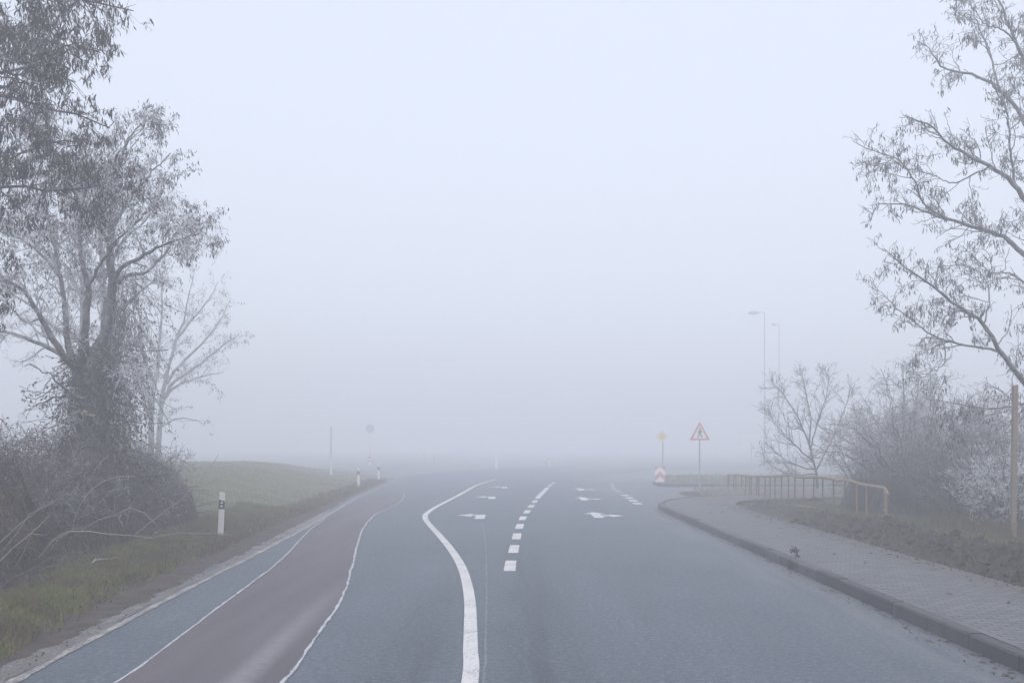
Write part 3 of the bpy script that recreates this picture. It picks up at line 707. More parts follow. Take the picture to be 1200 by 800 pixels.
# paler trees farther back on the left
Y3 = 33
limbs = [limb(px(l, Y3, dy), a, b) for l, a, b, dy in (
    ([(122, 600), (120, 480), (122, 400), (120, 320), (116, 250), (112, 190)], .15, .04, 0),
    ([(98, 600), (94, 480), (96, 400), (98, 330), (96, 270), (90, 210)], .14, .04, .5),
    ([(120, 330), (140, 290), (165, 262), (190, 240)], .08, .01, -1), ([(120, 400), (145, 360), (168, 340), (190, 320)], .08, .01, 1),
    ([(97, 350), (75, 310), (45, 290), (20, 260)], .08, .01, 1), ([(95, 400), (60, 380), (25, 350), (0, 340)], .08, .01, -1),
    ([(96, 270), (70, 230), (40, 200), (10, 190)], .06, .01, 1), ([(116, 250), (135, 215), (160, 190)], .06, .01, 0))]
woody('frosted_tree', 'pale frosted tree with two straight trunks behind the vine grown tree', 'tree', tuple(W(110, 600, Y3)), limbs,
      [dict(per_m=3.4, L=1.6, ang=45, K=8, up=.05, wig=.22, rmax=.03, t0=.3), dict(per_m=6, L=.7, ang=48, K=6, up=0, wig=.28, rmax=.01, rtip=.005), dict(per_m=7, L=.34, ang=50, K=4, wig=.3, rmax=.006, rtip=.0045), dict(per_m=4, L=.18, ang=50, K=3, wig=.3, rmax=.005, rtip=.004)],
      M['bark_frost'], M['twig_frost'], dict(n=1800, size=.12, mat=M['pods'], width=.25, cluster=4, spread=.06, hang=.8), fine_mat=M['twig_rime'])
Y4 = 47
limbs = [limb(px(l, Y4, dy), a, b) for l, a, b, dy in (
    ([(176, 560), (177, 478), (182, 449), (187, 410), (189, 370), (189, 320)], .16, .015, 0),
    ([(184, 560), (189, 475), (197, 433), (206, 400), (215, 378), (226, 322)], .15, .012, .8),
    ([(190, 470), (205, 446), (221, 436), (247, 417), (265, 402), (280, 391)], .09, .01, -.8),
    ([(195, 450), (212, 425), (235, 405), (258, 375), (270, 352)], .08, .01, .8),
    ([(192, 462), (215, 448), (240, 440), (262, 436)], .07, .01, -1.2),
    ([(205, 400), (225, 375), (246, 350), (256, 330)], .07, .01, 1), ([(182, 450), (168, 415), (165, 370), (170, 330)], .08, .01, -1),
    ([(178, 478), (165, 455), (155, 420), (150, 385)], .07, .01, 1), ([(186, 500), (210, 490), (230, 492), (240, 500)], .05, .01, .5))]
woody('frosted_tree', 'palest far left tree, a fan of thin bare limbs fading into fog', 'tree', tuple(W(180, 560, Y4)), limbs,
      [dict(per_m=2.6, L=1.6, ang=36, K=8, up=.1, wig=.16, rmax=.025, t0=.2), dict(per_m=4.5, L=.7, ang=40, K=6, up=.03, wig=.22, rmax=.010, rtip=.006), dict(per_m=5, L=.36, ang=45, K=4, wig=.3, rmax=.007, rtip=.005)],
      M['bark_frost'], M['twig_frost'], dict(n=420, size=.13, mat=M['pods'], width=.3, cluster=4, spread=.07, hang=.8))

# right-hand tree: trunk at the frame's edge, limbs reaching left
Y5 = 20.5
T5 = [([(1250, 640), (1244, 540), (1234, 450), (1222, 350), (1209, 250), (1207, 150), (1209, 60), (1204, -40), (1190, -120)], .26, .05, 0),
      ([(1199, 232), (1188, 216), (1160, 195), (1130, 180), (1110, 168), (1100, 155), (1086, 146), (1061, 135)], .10, .008, -.8),
      ([(1203, 150), (1188, 122), (1170, 104), (1156, 94), (1130, 86), (1107, 81), (1096, 67), (1086, 54), (1074, 48)], .085, .008, .8),
      ([(1204, 300), (1188, 286), (1170, 275), (1141, 266), (1107, 255), (1084, 248), (1062, 240), (1020, 240)], .10, .007, 1.),
      ([(1107, 255), (1085, 240), (1074, 217), (1062, 196), (1045, 184), (1021, 176), (998, 166)], .04, .006, -.6),
      ([(1212, 462), (1196, 442), (1176, 416), (1152, 380), (1135, 366), (1120, 356), (1088, 332), (1060, 312), (1036, 292)], .12, .007, -1.4),
      ([(1176, 414), (1158, 408), (1140, 406), (1104, 398), (1085, 388), (1072, 376), (1052, 362), (1026, 338)], .05, .006, .8),
      ([(1214, 470), (1196, 474), (1176, 478), (1144, 478), (1118, 472), (1095, 470)], .05, .007, -.6),
      ([(1205, 80), (1190, 49), (1179, 19), (1165, -10), (1150, -40)], .07, .01, .6),
      ([(1190, 217), (1184, 170), (1180, 130), (1168, 108), (1160, 90)], .05, .008, -.9),
      ([(1170, 104), (1162, 70), (1150, 40), (1140, 12), (1130, -20)], .04, .007, .9),
      ([(1190, 49), (1172, 34), (1155, 28), (1138, 8)], .035, .006, -.9),
      ([(1160, 195), (1140, 205), (1115, 215), (1095, 205), (1075, 200)], .035, .006, .9),
      ([(1152, 380), (1160, 350), (1150, 320), (1125, 310), (1100, 312)], .035, .006, 1.),
      ([(1104, 398), (1108, 420), (1100, 432), (1075, 444), (1058, 450)], .025, .005, -.4),
      ([(1200, 330), (1180, 320), (1160, 318), (1140, 300)], .04, .006, -1),
      ([(1176, 478), (1150, 490), (1120, 500), (1108, 520)], .025, .005, -.5),
      ([(1202, 130), (1215, 60), (1235, 0), (1250, -60)], .08, .01, .5), ([(1205, 330), (1240, 270), (1290, 230)], .08, .01, .5),
      ([(1210, 440), (1250, 400), (1310, 370)], .09, .01, -.5)]
tk = np.array(T5[0][0], float); tk = tk[np.argsort(tk[:, 1])]
for l in T5[1:]:                                      # every main limb leaves the trunk itself
    if l[0][0][0] > 1197:
        y = l[0][0][1] + (28 if l[0][0][1] > 400 else 10); l[0].insert(0, (float(np.interp(y, tk[:, 1], tk[:, 0])), y))
limbs = [limb(px(l, Y5, dy), a * .55, b, 22, .011) for l, a, b, dy in T5]
woody('deciduous_tree', 'tall frosted tree at the right edge, bare limbs with small hanging pods', 'tree', tuple(W(1226, 640, Y5)), limbs,
      [dict(per_m=6, L=.9, ang=46, K=10, taper=.75, up=.05, wig=.2, rmax=.013, t0=.2, rtip=.0055), dict(per_m=8, L=.5, ang=50, K=7, up=.02, wig=.25, rmax=.007, rtip=.0045), dict(per_m=9, L=.22, ang=50, K=4, wig=.38, rmax=.005, rtip=.004), dict(per_m=6, L=.11, ang=50, K=3, wig=.3, rmax=.0045, rtip=.0035)],
      M['bark_frost'], M['twig_grey'], dict(n=2100, size=.11, mat=M['pods'], width=.2, cluster=3, spread=.035, hang=.97, lv=-3), fine_mat=M['twig_frost'])

def mound(x, y, c, rx, ry, h, s):
    u = (((x - c[0]) / rx) ** 2 + ((y - c[1]) / ry) ** 2) * (1 + .7 * fbm(x * .8 + 7, y * .8, s + 9, 4))
    return h * np.clip(1 - u, 0, 1) ** .6 * (1 + .8 * fbm(x * 1.3, y * 1.3, s, 5, .65))
def thicket(label, c, rx, ry, h, n, s, pale=30, leaf=2500, name='bramble_thicket', heart=.52, mat='vine'):
    z0 = gz(c[0], c[1]) - .1
    root = thing(name, label, 'bush', (c[0], c[1], z0))
    q = (rng.random((n * 4, 3)) * 2 - 1); q = q[(q[:, 0] ** 2 + q[:, 1] ** 2) < 1]
    zz = q[:, 2] * h; q = q[fbm((c[0] + q[:, 0] * rx) * 1.5 + zz * .8, (c[1] + q[:, 1] * ry) * 1.5 - zz * .9, s + 50, 3) > -.06][:n]; n = len(q)
    q[:, :2] *= (np.linalg.norm(q[:, :2], axis=1, keepdims=True) + 1e-6) ** -.45
    x, y = c[0] + q[:, 0] * rx, c[1] + q[:, 1] * ry; hm = mound(x, y, c, rx, ry, h, s)
    z = hm * (.03 + .97 * (q[:, 2] * .5 + .5) ** .75)
    P = np.zeros((n, 7, 3)); P[:, 0] = np.stack([x, y, z0 + z], 1)
    d = rng.normal(size=(n, 3)); d[:, 2] *= 1.2
    st = (.05 + .13 * rng.random((n, 1)))
    for k in range(1, 7):
        d += rng.normal(size=(n, 3)) * .35; d[:, 2] -= .05
        d /= np.linalg.norm(d, axis=1, keepdims=True); p = P[:, k - 1] + d * st
        hm = mound(p[:, 0], p[:, 1], c, rx, ry, h, s) * 1.06 + .08 + .12 * rng.random(n)
        over = p[:, 2] - z0 > hm; p[over, 2] = z0 + hm[over]; d[over, 2] = -abs(d[over, 2])
        P[:, k] = p
    Rr = (.0028 + .005 * rng.random((n, 1)) ** 2) * np.linspace(1.2, .7, 7)[None]
    V, F = tubes(P, Rr, 3); Geo().add(V, F).build('stems', M[mat], root)
    V, F = leaves(P.reshape(-1, 3), leaf, .055, .35, .05, .55, 3); Geo().add(V, F).build('dry_leaves', M[mat], root)
    if pale:
        a = rng.random(pale) * 6.28
        x, y = c[0] + np.cos(a) * rx * .85, c[1] + np.sin(a) * ry * .85
        x = np.where(rng.random(pale) < .75, c[0] + abs(np.cos(a)) * rx * .85, x)
        P = np.zeros((pale, 9, 3)); P[:, 0] = np.stack([x, y, np.full(pale, z0 + .05)], 1)
        d = rng.normal(size=(pale, 3)) * .55; d[:, 2] = 1.2; st = (h * .05 + h * .09 * rng.random((pale, 1)))
        for k in range(1, 9):
            d += rng.normal(size=(pale, 3)) * .22; d[:, 2] -= .09; d /= np.linalg.norm(d, axis=1, keepdims=True); P[:, k] = P[:, k - 1] + d * st
        for k in range(pale):
            V, F = tubes(P[k:k + 1], ((.008 + .010 * rng.random()) * np.linspace(1, .4, 9))[None], 5); Geo().add(V, F).build('cane', M['vine_pale'], root, True)
    nc = n // 45                                    # whippy canes leaning out of the mass
    q = rng.random((nc, 2)) * 2 - 1; q /= np.maximum(1, np.linalg.norm(q, axis=1, keepdims=True))
    x, y = c[0] + q[:, 0] * rx * .95, c[1] + q[:, 1] * ry * .95
    P = np.zeros((nc, 9, 3)); P[:, 0] = np.stack([x, y, z0 + mound(x, y, c, rx, ry, h, s) * (.3 + .6 * rng.random(nc))], 1)
    d = np.stack([q[:, 0] * .6 + .25, q[:, 1] * .4 - .2, .9 + 0 * x], 1) + rng.normal(size=(nc, 3)) * .4; st = .05 + .10 * rng.random((nc, 1))
    for k in range(1, 9):
        d += rng.normal(size=(nc, 3)) * .16; d[:, 2] -= .13; d /= np.linalg.norm(d, axis=1, keepdims=True); P[:, k] = P[:, k - 1] + d * st
    Rc = .005 * np.linspace(1.2, .6, 9)[None] * (.7 + .6 * rng.random((nc, 1)))
    V, F = tubes(P, Rc, 4); g = Geo().add(V, F); P2, R2 = spawn(P, Rc, 5, .3, 50, 5, up=-.05, rmax=.004, rtip=.0025); V, F = tubes(P2, R2, 3); g.add(V, F)
    g.build('canes', M['litter'], root)
    # opaque dark core added inside the thicket to block light
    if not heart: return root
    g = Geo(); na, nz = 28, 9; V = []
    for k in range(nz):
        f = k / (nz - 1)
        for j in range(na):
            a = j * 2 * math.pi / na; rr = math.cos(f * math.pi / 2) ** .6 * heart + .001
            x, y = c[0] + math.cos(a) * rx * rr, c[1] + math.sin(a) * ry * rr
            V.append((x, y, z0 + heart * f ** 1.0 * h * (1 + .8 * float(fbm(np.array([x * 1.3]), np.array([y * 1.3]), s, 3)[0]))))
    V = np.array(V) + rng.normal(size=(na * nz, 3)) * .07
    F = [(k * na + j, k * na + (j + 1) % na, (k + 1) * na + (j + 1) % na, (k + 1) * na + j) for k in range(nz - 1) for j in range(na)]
    g.add(V, F).build('light_block_core', M['core'], root)
    return root
# bushes behind the railing
def bush(name, label, base, h, spread, n, levels, tmat, wmat, fmat=None, pods=None, arch=0., up=1., r=.03, cat='bush'):
    limbs = []
    for k in range(n):
        a = rng.random() * 6.28; q = spread * (rng.random() ** .6); hh = h * (.65 + .4 * rng.random()) * (1 - .45 * (q / spread) ** 2)
        b = np.array(base) + np.array([math.cos(a), math.sin(a), 0]) * .12 * spread
        tip = np.array(base) + np.array([math.cos(a) * q, math.sin(a) * q, hh])
        m1 = b * .65 + tip * .35 + np.array([0, 0, .12 * h]); m2 = b * .3 + tip * .7 + np.array([0, 0, .12 * h + arch * h])
        limbs.append(limb([b, m1, m2, tip], r * (.6 + .7 * rng.random()), .006, 10, .03))
    return woody(name, label, cat, base, limbs, levels, tmat, wmat, pods, trunk_name='stems', fine_mat=fmat, crown_name='branches')
# bare small tree standing by itself behind the far end of the railing
Yb = 34
limbs = [limb(px(l, Yb, dy), a * .62, b * .7, 16, .012) for l, a, b, dy in (
    ([(958, 572), (954, 545), (948, 520), (940, 500), (930, 480), (918, 462), (905, 448)], .07, .01, .3),
    ([(952, 540), (938, 528), (922, 512), (908, 496), (900, 478)], .045, .008, -.5), ([(948, 520), (950, 490), (944, 460), (940, 436)], .045, .008, .6),
    ([(955, 550), (935, 546), (915, 535), (897, 518)], .04, .008, .5), ([(956, 555), (930, 556), (908, 548), (893, 532)], .035, .008, -.6),
    ([(950, 525), (960, 490), (968, 465), (972, 440)], .04, .008, -.6), ([(957, 550), (975, 515), (990, 480), (998, 450)], .045, .008, .7),
    ([(940, 500), (925, 500), (910, 470)], .03, .008, .3))]
woody('bare_tree', 'slim bare shrub fanning out left, behind the far end of the rusty railing', 'small tree', tuple(W(958, 572, Yb)), limbs,
      [dict(per_m=8, L=1.0, ang=34, K=8, up=.16, wig=.12, rmax=.014, t0=.15, rtip=.005), dict(per_m=7, L=.45, ang=40, K=6, up=.08, wig=.16, rmax=.007, rtip=.0045), dict(per_m=6, L=.22, ang=45, K=4, wig=.3, rmax=.005, rtip=.0045)],
      M['bark_dark'], M['twig_grey'], fine_mat=M['twig_grey'])
lv = lambda a, b, c, L: [dict(per_m=a * 1.4, L=L, ang=45, K=7, up=.06, wig=.22, rmax=.012, t0=.15, rtip=.005), dict(per_m=b * 1.7, L=L * .5, ang=48, K=5, up=.03, wig=.28, rmax=.006, rtip=.0042), dict(per_m=c * 2, L=L * .24, ang=50, K=3, wig=.3, rmax=.005, rtip=.004)]
def gz(x, y): return float(land(np.array([x]), np.array([y]))[0])
for label, X, Y, h, sp, n, L, fm in (
    ('broad frosted bush in the middle of the row behind the rusty railing', 11.3, 28.5, 4.1, 2.9, 52, 1.0, 'twig_frost'),
    ('darker dense bush just right of the near end of the railing', 11.0, 25.0, 2.7, 2.0, 44, .8, 'twig_dark'),
    ('rounded frosty bush between the slim bare shrub and the broad bush', 11.6, 33.0, 3.6, 2.3, 36, .9, 'twig_frost'),
    ('frosted bush far right behind the wooden post and the white arching shrub', 13.2, 25.5, 3.4, 2.3, 34, .9, 'twig_frost'),
):
    bush('bush', label, (X, Y, gz(X, Y) - .03), h, sp, n, lv(4.2, 5.0, 4.0, L), M['bark_dark'], M['twig_dark'], M[fm])
thicket('dark brushwood filling the foot of the bushes behind the railing', (11.4, 27.6), 2.0, 3.6, 1.7, 15000, 37, 4, 2500, heart=0)
# white arching shrub by the wooden post
bush('bush', 'white rimed arching shrub beside the wooden post', (9.95, 20.4, gz(9.95, 20.4) - .03), 1.75, 1.35, 34, lv(6, 7, 7, .5), M['bark_dark'], M['twig_grey'], M['twig_rime'],
     dict(n=900, size=.07, mat=M['frostleaf'], width=.14, cluster=5, spread=.03, hang=.25, name='rime_needles', lv=-1), arch=.18)
bush('bush', 'low dry brown scrub at the foot of the broad bush', (10.3, 23.6, gz(10.3, 23.6) - .03), 1.1, 1.2, 30, lv(6, 7, 3, .5), M['vine'], M['vine'], None)

# ------------------------------------------------------------------ left thicket
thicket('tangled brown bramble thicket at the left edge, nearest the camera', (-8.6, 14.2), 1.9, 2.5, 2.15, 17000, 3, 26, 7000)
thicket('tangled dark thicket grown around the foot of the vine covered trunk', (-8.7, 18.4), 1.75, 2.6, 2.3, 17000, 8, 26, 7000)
t = thicket('greyer thicket with pale dry tufts at the right end of the hedge', (-8.9, 23.0), 1.6, 2.3, 1.75, 16000, 14, 8, 5000, heart=0)
P = np.stack([W(185 + 34 * a, 560 + 50 * b, 21.6 + .6 * c) for a, b, c in rng.random((60, 3))])
V, F = leaves(P, 40, .06, .3, .09, .5, 4); tag(Geo().add(V, F).build('pale_tufts', M['vine_pale'], t), kind='stuff')
thicket('low brown undergrowth in front of the bramble thicket', (-7.3, 12.6), .9, 1.6, .8, 4200, 23, 3, 1500, heart=0)
bush('bush', 'dark twiggy bush in fog behind the right end of the hedge', (-11.0, 28.5, gz(-11.0, 28.5) - .05), 1.9, 2.0, 46, lv(5, 6, 5, .8), M['bark_dark'], M['twig_dark'], M['twig_dark'])
bush('bush', 'frosted bush rising behind the bramble thicket at the left edge', (-13.6, 25.5, gz(-13.6, 25.5)), 2.9, 2.3, 24, lv(4.2, 5, 4, .8), M['bark_dark'], M['twig_frost'], M['twig_rime'])
bush('bush', 'loose brown twigs sprouting from the right end of the hedge', (-8.3, 22.6, gz(-8.3, 22.6) - .05), 1.75, 1.5, 40, lv(5, 6, 5, .6), M['bark_dark'], M['twig_dark'], M['twig_dark'])
bush('bush', 'brown whippy brush rising from the middle of the hedge in front of the trunk', (-8.2, 16.8, gz(-8.2, 16.8) - .05), 2.3, 1.8, 36, lv(5, 6, 5, .6), M['bark_dark'], M['twig_dark'], M['twig_dark'])
# pale sapling before the hedge
root = thing('sapling', 'thin pale sapling stem standing in the hedge right of the vine grown trunk', 'sapling', tuple(W(152, 610, 21)))
p, r = limb(px([(152, 612), (149, 575), (149, 540), (146, 500), (148, 465)], 21), .045, .02); V, F = tubes(p[None], r[None], 8)
Geo().add(V, F).build('trunk', M['vine_pale'], root, True)
P2, R2 = spawn(p[None], r[None], 6, .7, 50, 6, up=.1, rmax=.01, rtip=.004); V, F = tubes(P2, R2, 4); g = Geo().add(V, F)
P3, R3 = spawn(P2, R2, 6, .3, 50, 4, rmax=.006, rtip=.003); V, F = tubes(P3, R3, 3); g.add(V, F); g.build('crown', M['twig_dark'], root)
# litter of dead stalks on the slope before the thicket
n = 5200; Yl = 9 + 15 * rng.random(n); u = rng.random(n); Xl = Xridge(Yl) + .1 - 2.1 * u
P = np.zeros((n, 4, 3)); P[:, 0] = np.stack([Xl, Yl, land(Xl, Yl) + .01], 1); d = rng.normal(size=(n, 3)); d[:, 2] = np.abs(d[:, 2]) * .35
d /= np.linalg.norm(d, axis=1, keepdims=True)
for k in range(1, 4):
    d += rng.normal(size=(n, 3)) * .3; d[:, 2] -= .05; d /= np.linalg.norm(d, axis=1, keepdims=True); P[:, k] = P[:, k - 1] + d * (.03 + .09 * rng.random((n, 1)))
V, F = tubes(P, np.full((n, 4), .004) * (.5 + rng.random((n, 1))), 3)
g = Geo().add(V, F)
pp = np.stack([Xl, Yl, land(Xl, Yl) + .02], 1); V, F = leaves(pp, 5000, .055, .1, .06, .5, 1); g.add(V, F)
n = 2600; Yl = 8 + 16 * rng.random(n); Xl = Xgrass(Yl) + .12 - .75 * rng.random(n)
V, F = leaves(np.stack([Xl, Yl, land(Xl, Yl) + .02], 1), 3000, .05, .1, .05, .4, 1); g.add(V, F)
tag(g.build('dead_stalks', M['litter'], loc=(0, 0, 0)), 'litter of dead stalks and leaves on the slope below the thicket', 'litter', kind='stuff')
# fallen branches
def branch(label, l, z, r):
    pts = []
    for a, b in l:
        q = G(a, b, z); q[2] = gz(q[0], q[1]) + .06 + .05 * rng.random(); pts.append(q)
    p, rr = limb(pts, r, r * .35, 12, .015); root = thing('fallen_branch', label, 'branch', tuple(p[0]), 'fallen branches below the thicket')
    V, F = tubes(p[None], rr[None], 6); gw = Geo().add(V, F)
    P2, R2 = spawn(p[None], rr[None], 3, .35, 45, 5, up=.2, rmax=.012, rtip=.004); V, F = tubes(P2, R2, 4)
    if len(F): gw.add(V, F)
    gw.build('wood', M['vine_pale'], root, True)
branch('long pale fallen branch lying at the foot of the left edge thicket', [(5, 652), (25, 648), (45, 655), (70, 655), (90, 640)], .2, .022)
branch('short fallen branch lying on dark earth near the orange wrapper', [(108, 668), (125, 662), (140, 660)], .1, .016)
branch('thin fallen stick leaning out of the right hedge end', [(176, 634), (183, 628), (190, 622)], .15, .014)

# leaves and straw blown along the kerb, the footway edge and the shoulder
n = 700; y = 6 + 26 * rng.random(n) ** 1.3; k = rng.random(n)
x = np.where(k < .3, KX - .03 - np.abs(rng.normal(size=n)) * .12, np.where(k < .8, 6.55 - np.abs(rng.normal(size=n)) * .28, KX + .25 + rng.random(n) * 1.8))
z = np.where(k < .3, .008, .15)
a = rng.random(n) * 6.28; L = (.025 + .04 * rng.random(n))[:, None]; u = np.stack([np.cos(a), np.sin(a), .15 * rng.normal(size=n)], 1); v = np.stack([-np.sin(a), np.cos(a), .25 * rng.normal(size=n)], 1)
c = np.stack([x, y, z + .004], 1)
V = np.stack([c - u * L, c + v * L * .4, c + u * L, c - v * L * .4], 1); V[..., 2] = np.maximum(V[..., 2], z[:, None])
tag(Geo().add(V.reshape(-1, 3), np.arange(n)[:, None] * 4 + np.arange(4)[None]).build('fallen_leaves', M['litter'], loc=(0, 0, 0)), 'scattered dead leaves along the kerb and the footway edge', 'leaves', kind='stuff')
n = 2600; y = 7 + 18 * rng.random(n); x = 6.75 + 1.2 * rng.random(n); m = fbm(x * 1.5, y * 1.5, 61, 3) > .03; x, y = x[m], y[m]
V, F = blades(np.stack([x, y, soilz(x, y)], 1), .16, .01, .5)
tag(Geo().add(V, F).build('soil_tufts', M['lawn'], loc=(0, 0, 0)), 'tufts of torn turf poking out of the dug soil', 'grass', kind='stuff')
# ------------------------------------------------------------------ roadside furniture
def reflector_post():
    root = thing('reflector_post', '', 'reflector post', (0, 0, 0))
    def tri(w, d, z0, z1, z1b):                      # hollow-backed delineator section, slanted head
        g = Geo(); o = [(-w / 2, -d * .3), (-w / 2 + .012, -d * .5), (w / 2 - .012, -d * .5), (w / 2, -d * .3), (w * .2, d * .5), (-w * .2, d * .5)]
        b = [(x, y, z0) for x, y in o]; t = [(x, y, z1 + (z1b - z1) * (x + w / 2) / w) for x, y in o]; n = 6
        g.add(b + t, [(i, (i + 1) % n, n + (i + 1) % n, n + i) for i in range(n)]); g.poly(t); g.poly(b[::-1]); return g
    tri(.12, .10, -.1, .965, .93).build('post_body', M['white'], root)
    tri(.126, .106, .60, .80, .765).build('black_band', M['black'], root)
    for z in (.66, .735):
        g = Geo(); a = np.linspace(0, 2 * math.pi, 15)[:-1]
        g.prism([(math.cos(q) * .024, z + math.sin(q) * .024) for q in a], -.059, -.052); g.build('reflector', M['refl'], root)
    return root
rp = reflector_post(); x, y = -6.12, 21.5
rp.location = (x, y, gz(x, y)); rp.rotation_euler = (0, R(2.5), R(8)); tag(rp, 'nearest of the white reflector posts, standing in grass right of the thicket', group='reflector posts')
q = copy_tree(rp, (-6.85, 45.8, gz(-6.85, 45.8)), label='white reflector post in the middle distance, left one of the far pair'); q.rotation_euler = (0, R(-2), R(5))
q = copy_tree(rp, (-7.05, 54.3, gz(-7.05, 54.3)), label='farthest and faintest white reflector post, right one of the far pair'); q.rotation_euler = (0, R(-1.5), 0)

def pole(g, x, y, z0, z1, r=.03): return g.tube([(x, y, z0), (x, y, z1)], r, 10)
# pedestrian warning sign
Y = 42.; x, _, zt = W(820, 493.5, Y); zb = W(820, 515.5, Y)[2]; z0 = .02
root = thing('warning_sign', 'red bordered triangle sign with black walking figure on a thin pole', 'traffic sign', (x, Y, z0))
pole(Geo(), x, Y + .03, z0 - .1, zt - .1).build('pole', M['zinc'], root, True)
def rtri(w, h, zb, r=.05):
    c = [(x - w / 2, zb), (x + w / 2, zb), (x, zb + h)]; out = []
    cen = np.array([x, zb + h / 3])
    for k in range(3):
        p, a, b = np.array(c[k]), np.array(c[k - 1]), np.array(c[(k + 1) % 3])
        u = (a - p) / np.linalg.norm(a - p); v = (b - p) / np.linalg.norm(b - p)
        for t in (0, .25, .5, .75, 1.): out.append(tuple((p + u * r * 1.2) * (1 - t) ** 2 + 2 * t * (1 - t) * (p) + t * t * (p + v * r * 1.2)))
    return out
w = .84; hgt = zt - zb
Geo().prism(rtri(w, hgt, zb), Y - .012, Y).build('plate', M['signred'], root)
Geo().prism(rtri(w * .70, hgt * .70, zb + hgt * .088, .02), Y - .016, Y - .0125).build('white_field', M['signwhite'], root)
fz = zb + hgt * .13
def seg(a, b, wa, wb):
    a, b = np.array(a), np.array(b); t = (b - a) / np.linalg.norm(b - a); n = np.array([-t[1], t[0]])
    return [tuple(a + n * wa / 2), tuple(b + n * wb / 2), tuple(b - n * wb / 2), tuple(a - n * wa / 2)]
g = Geo()
k = 0
for s_ in (seg((0, .185), (-.085, .0), .05, .035), seg((0.005, .185), (.10, .01), .05, .035), seg((0, .17), (.012, .315), .07, .085),
           seg((.0, .305), (-.07, .235), .035, .03), seg((-.07, .235), (-.075, .17), .03, .024), seg((.02, .305), (.085, .25), .035, .03), seg((.085, .25), (.105, .205), .03, .024)):
    g.prism([(x + a, fz + b) for a, b in s_], Y - .0185 - .0004 * k, Y - .0165); k += 1
a = np.linspace(0, 2 * math.pi, 13)[:-1]; g.prism([(x + .012 + math.cos(q) * .033, fz + .365 + math.sin(q) * .036) for q in a], Y - .0185, Y - .0165)
g.build('walking_figure', M['signblack'], root)

# priority diamond and chevron board on the island
Y = 51.; x, _, zc = W(775.5, 511, Y)
root = thing('priority_sign', 'faint yellow and white diamond sign on a pole beyond the warning sign', 'traffic sign', (x, Y, .14))
pole(Geo(), x + .06, Y + .03, .1, zc + .3).build('pole', M['zinc'], root, True)
d = .34
Geo().prism([(x, zc - d), (x + d, zc), (x, zc + d), (x - d, zc)], Y - .012, Y).build('plate', M['signwhite'], root)
d = .2; Geo().prism([(x, zc - d), (x + d, zc), (x, zc + d), (x - d, zc)], Y - .017, Y - .0125).build('yellow_field', M['signyellow'], root)
x, Y = W(772, 556, 50.)[0], 49.6; z1, z0 = W(772, 546.5, Y)[2], W(772, 564.3, Y)[2]
root = thing('chevron_board', 'small red and white upward chevron board on the traffic island', 'traffic sign', (x, Y, .14))
w = .5; hh = z1 - z0
Geo().prism([(x - w / 2, z0), (x + w / 2, z0), (x + w / 2, z1), (x - w / 2, z1)], Y - .02, Y).build('board', M['signwhite'], root)
g = Geo()
for zb_ in (z0 + .02,):
    g.prism([(x - w / 2, zb_), (x, zb_ + .24), (x + w / 2, zb_), (x + w / 2, zb_ + .25), (x, zb_ + .49), (x - w / 2, zb_ + .25)], Y - .025, Y - .0205)
for sgn in (-1, 1): g.prism([(x + sgn * w / 2, z1), (x + sgn * .02, z1), (x + sgn * w / 2, z1 - .22)], Y - .025, Y - .0205)
g.build('chevrons', M['signred'], root)
for dx in (-.16, .16): pole(Geo(), x + dx, Y + .03, .1, z1 - .05, .025).build('leg', M['zinc'], root, True)
# faint direction board on the right
Y = 80.; x, _, zc = W(879, 516.5, Y)
root = thing('street_name_sign', 'faint white oblong sign board on a pole just left of the bare shrub', 'street sign', (x, Y, 0))
pole(Geo(), x + .1, Y + .03, -.1, zc - .1).build('pole', M['zinc'], root, True)
Geo().prism([(x - .95, zc - .24), (x + .95, zc - .24), (x + .95, zc + .24), (x - .95, zc + .24)], Y - .03, Y).build('board', M['signwhite'], root)
# far white arrow board
Y = 92.; x, _, zc = W(503, 528, Y)
root = thing('direction_sign', 'very faint white arrow shaped direction board in the fog left of centre', 'traffic sign', (x, Y, 0))
w = .95
Geo().prism([(x - w - .12, zc), (x - w, zc - .25), (x + w, zc - .25), (x + w, zc + .25), (x - w, zc + .25)], Y - .03, Y).build('board', M['signwhite'], root)
for dx in (-.45, .45): pole(Geo(), x + dx, Y + .03, -.1, zc + .1, .03).build('leg', M['zinc'], root, True)
# white marker post with grey sign back on the bank
Y = 53.; x, _, zt = W(388, 533, Y); zb = gz(x, Y)
root = thing('sign_post', 'thin pole with white sleeve on the bank left of the far posts', 'sign post', (x, Y, zb))
zt2 = W(388, 500, Y)[2]
pole(Geo(), x, Y, zb - .1, zt2, .025).build('pole', M['zinc'], root, True)
pole(Geo(), x, Y, zb, zt, .055).build('white_sleeve', M['white'], root, True)
Y = 115.; x, _, zc = W(433.5, 502, Y)
root = thing('round_sign', 'faint dark round sign seen from behind above the far reflector posts', 'traffic sign', (x, Y, gz(x, Y)))
pole(Geo(), x, Y + .03, gz(x, Y) - .1, zc + .2, .025).build('pole', M['zinc'], root, True)
g = Geo(); a = np.linspace(0, 2 * math.pi, 21)[:-1]; g.prism([(x + math.cos(q) * .5, zc + math.sin(q) * .5) for q in a], Y - .02, Y); g.build('plate', M['signgrey'], root)
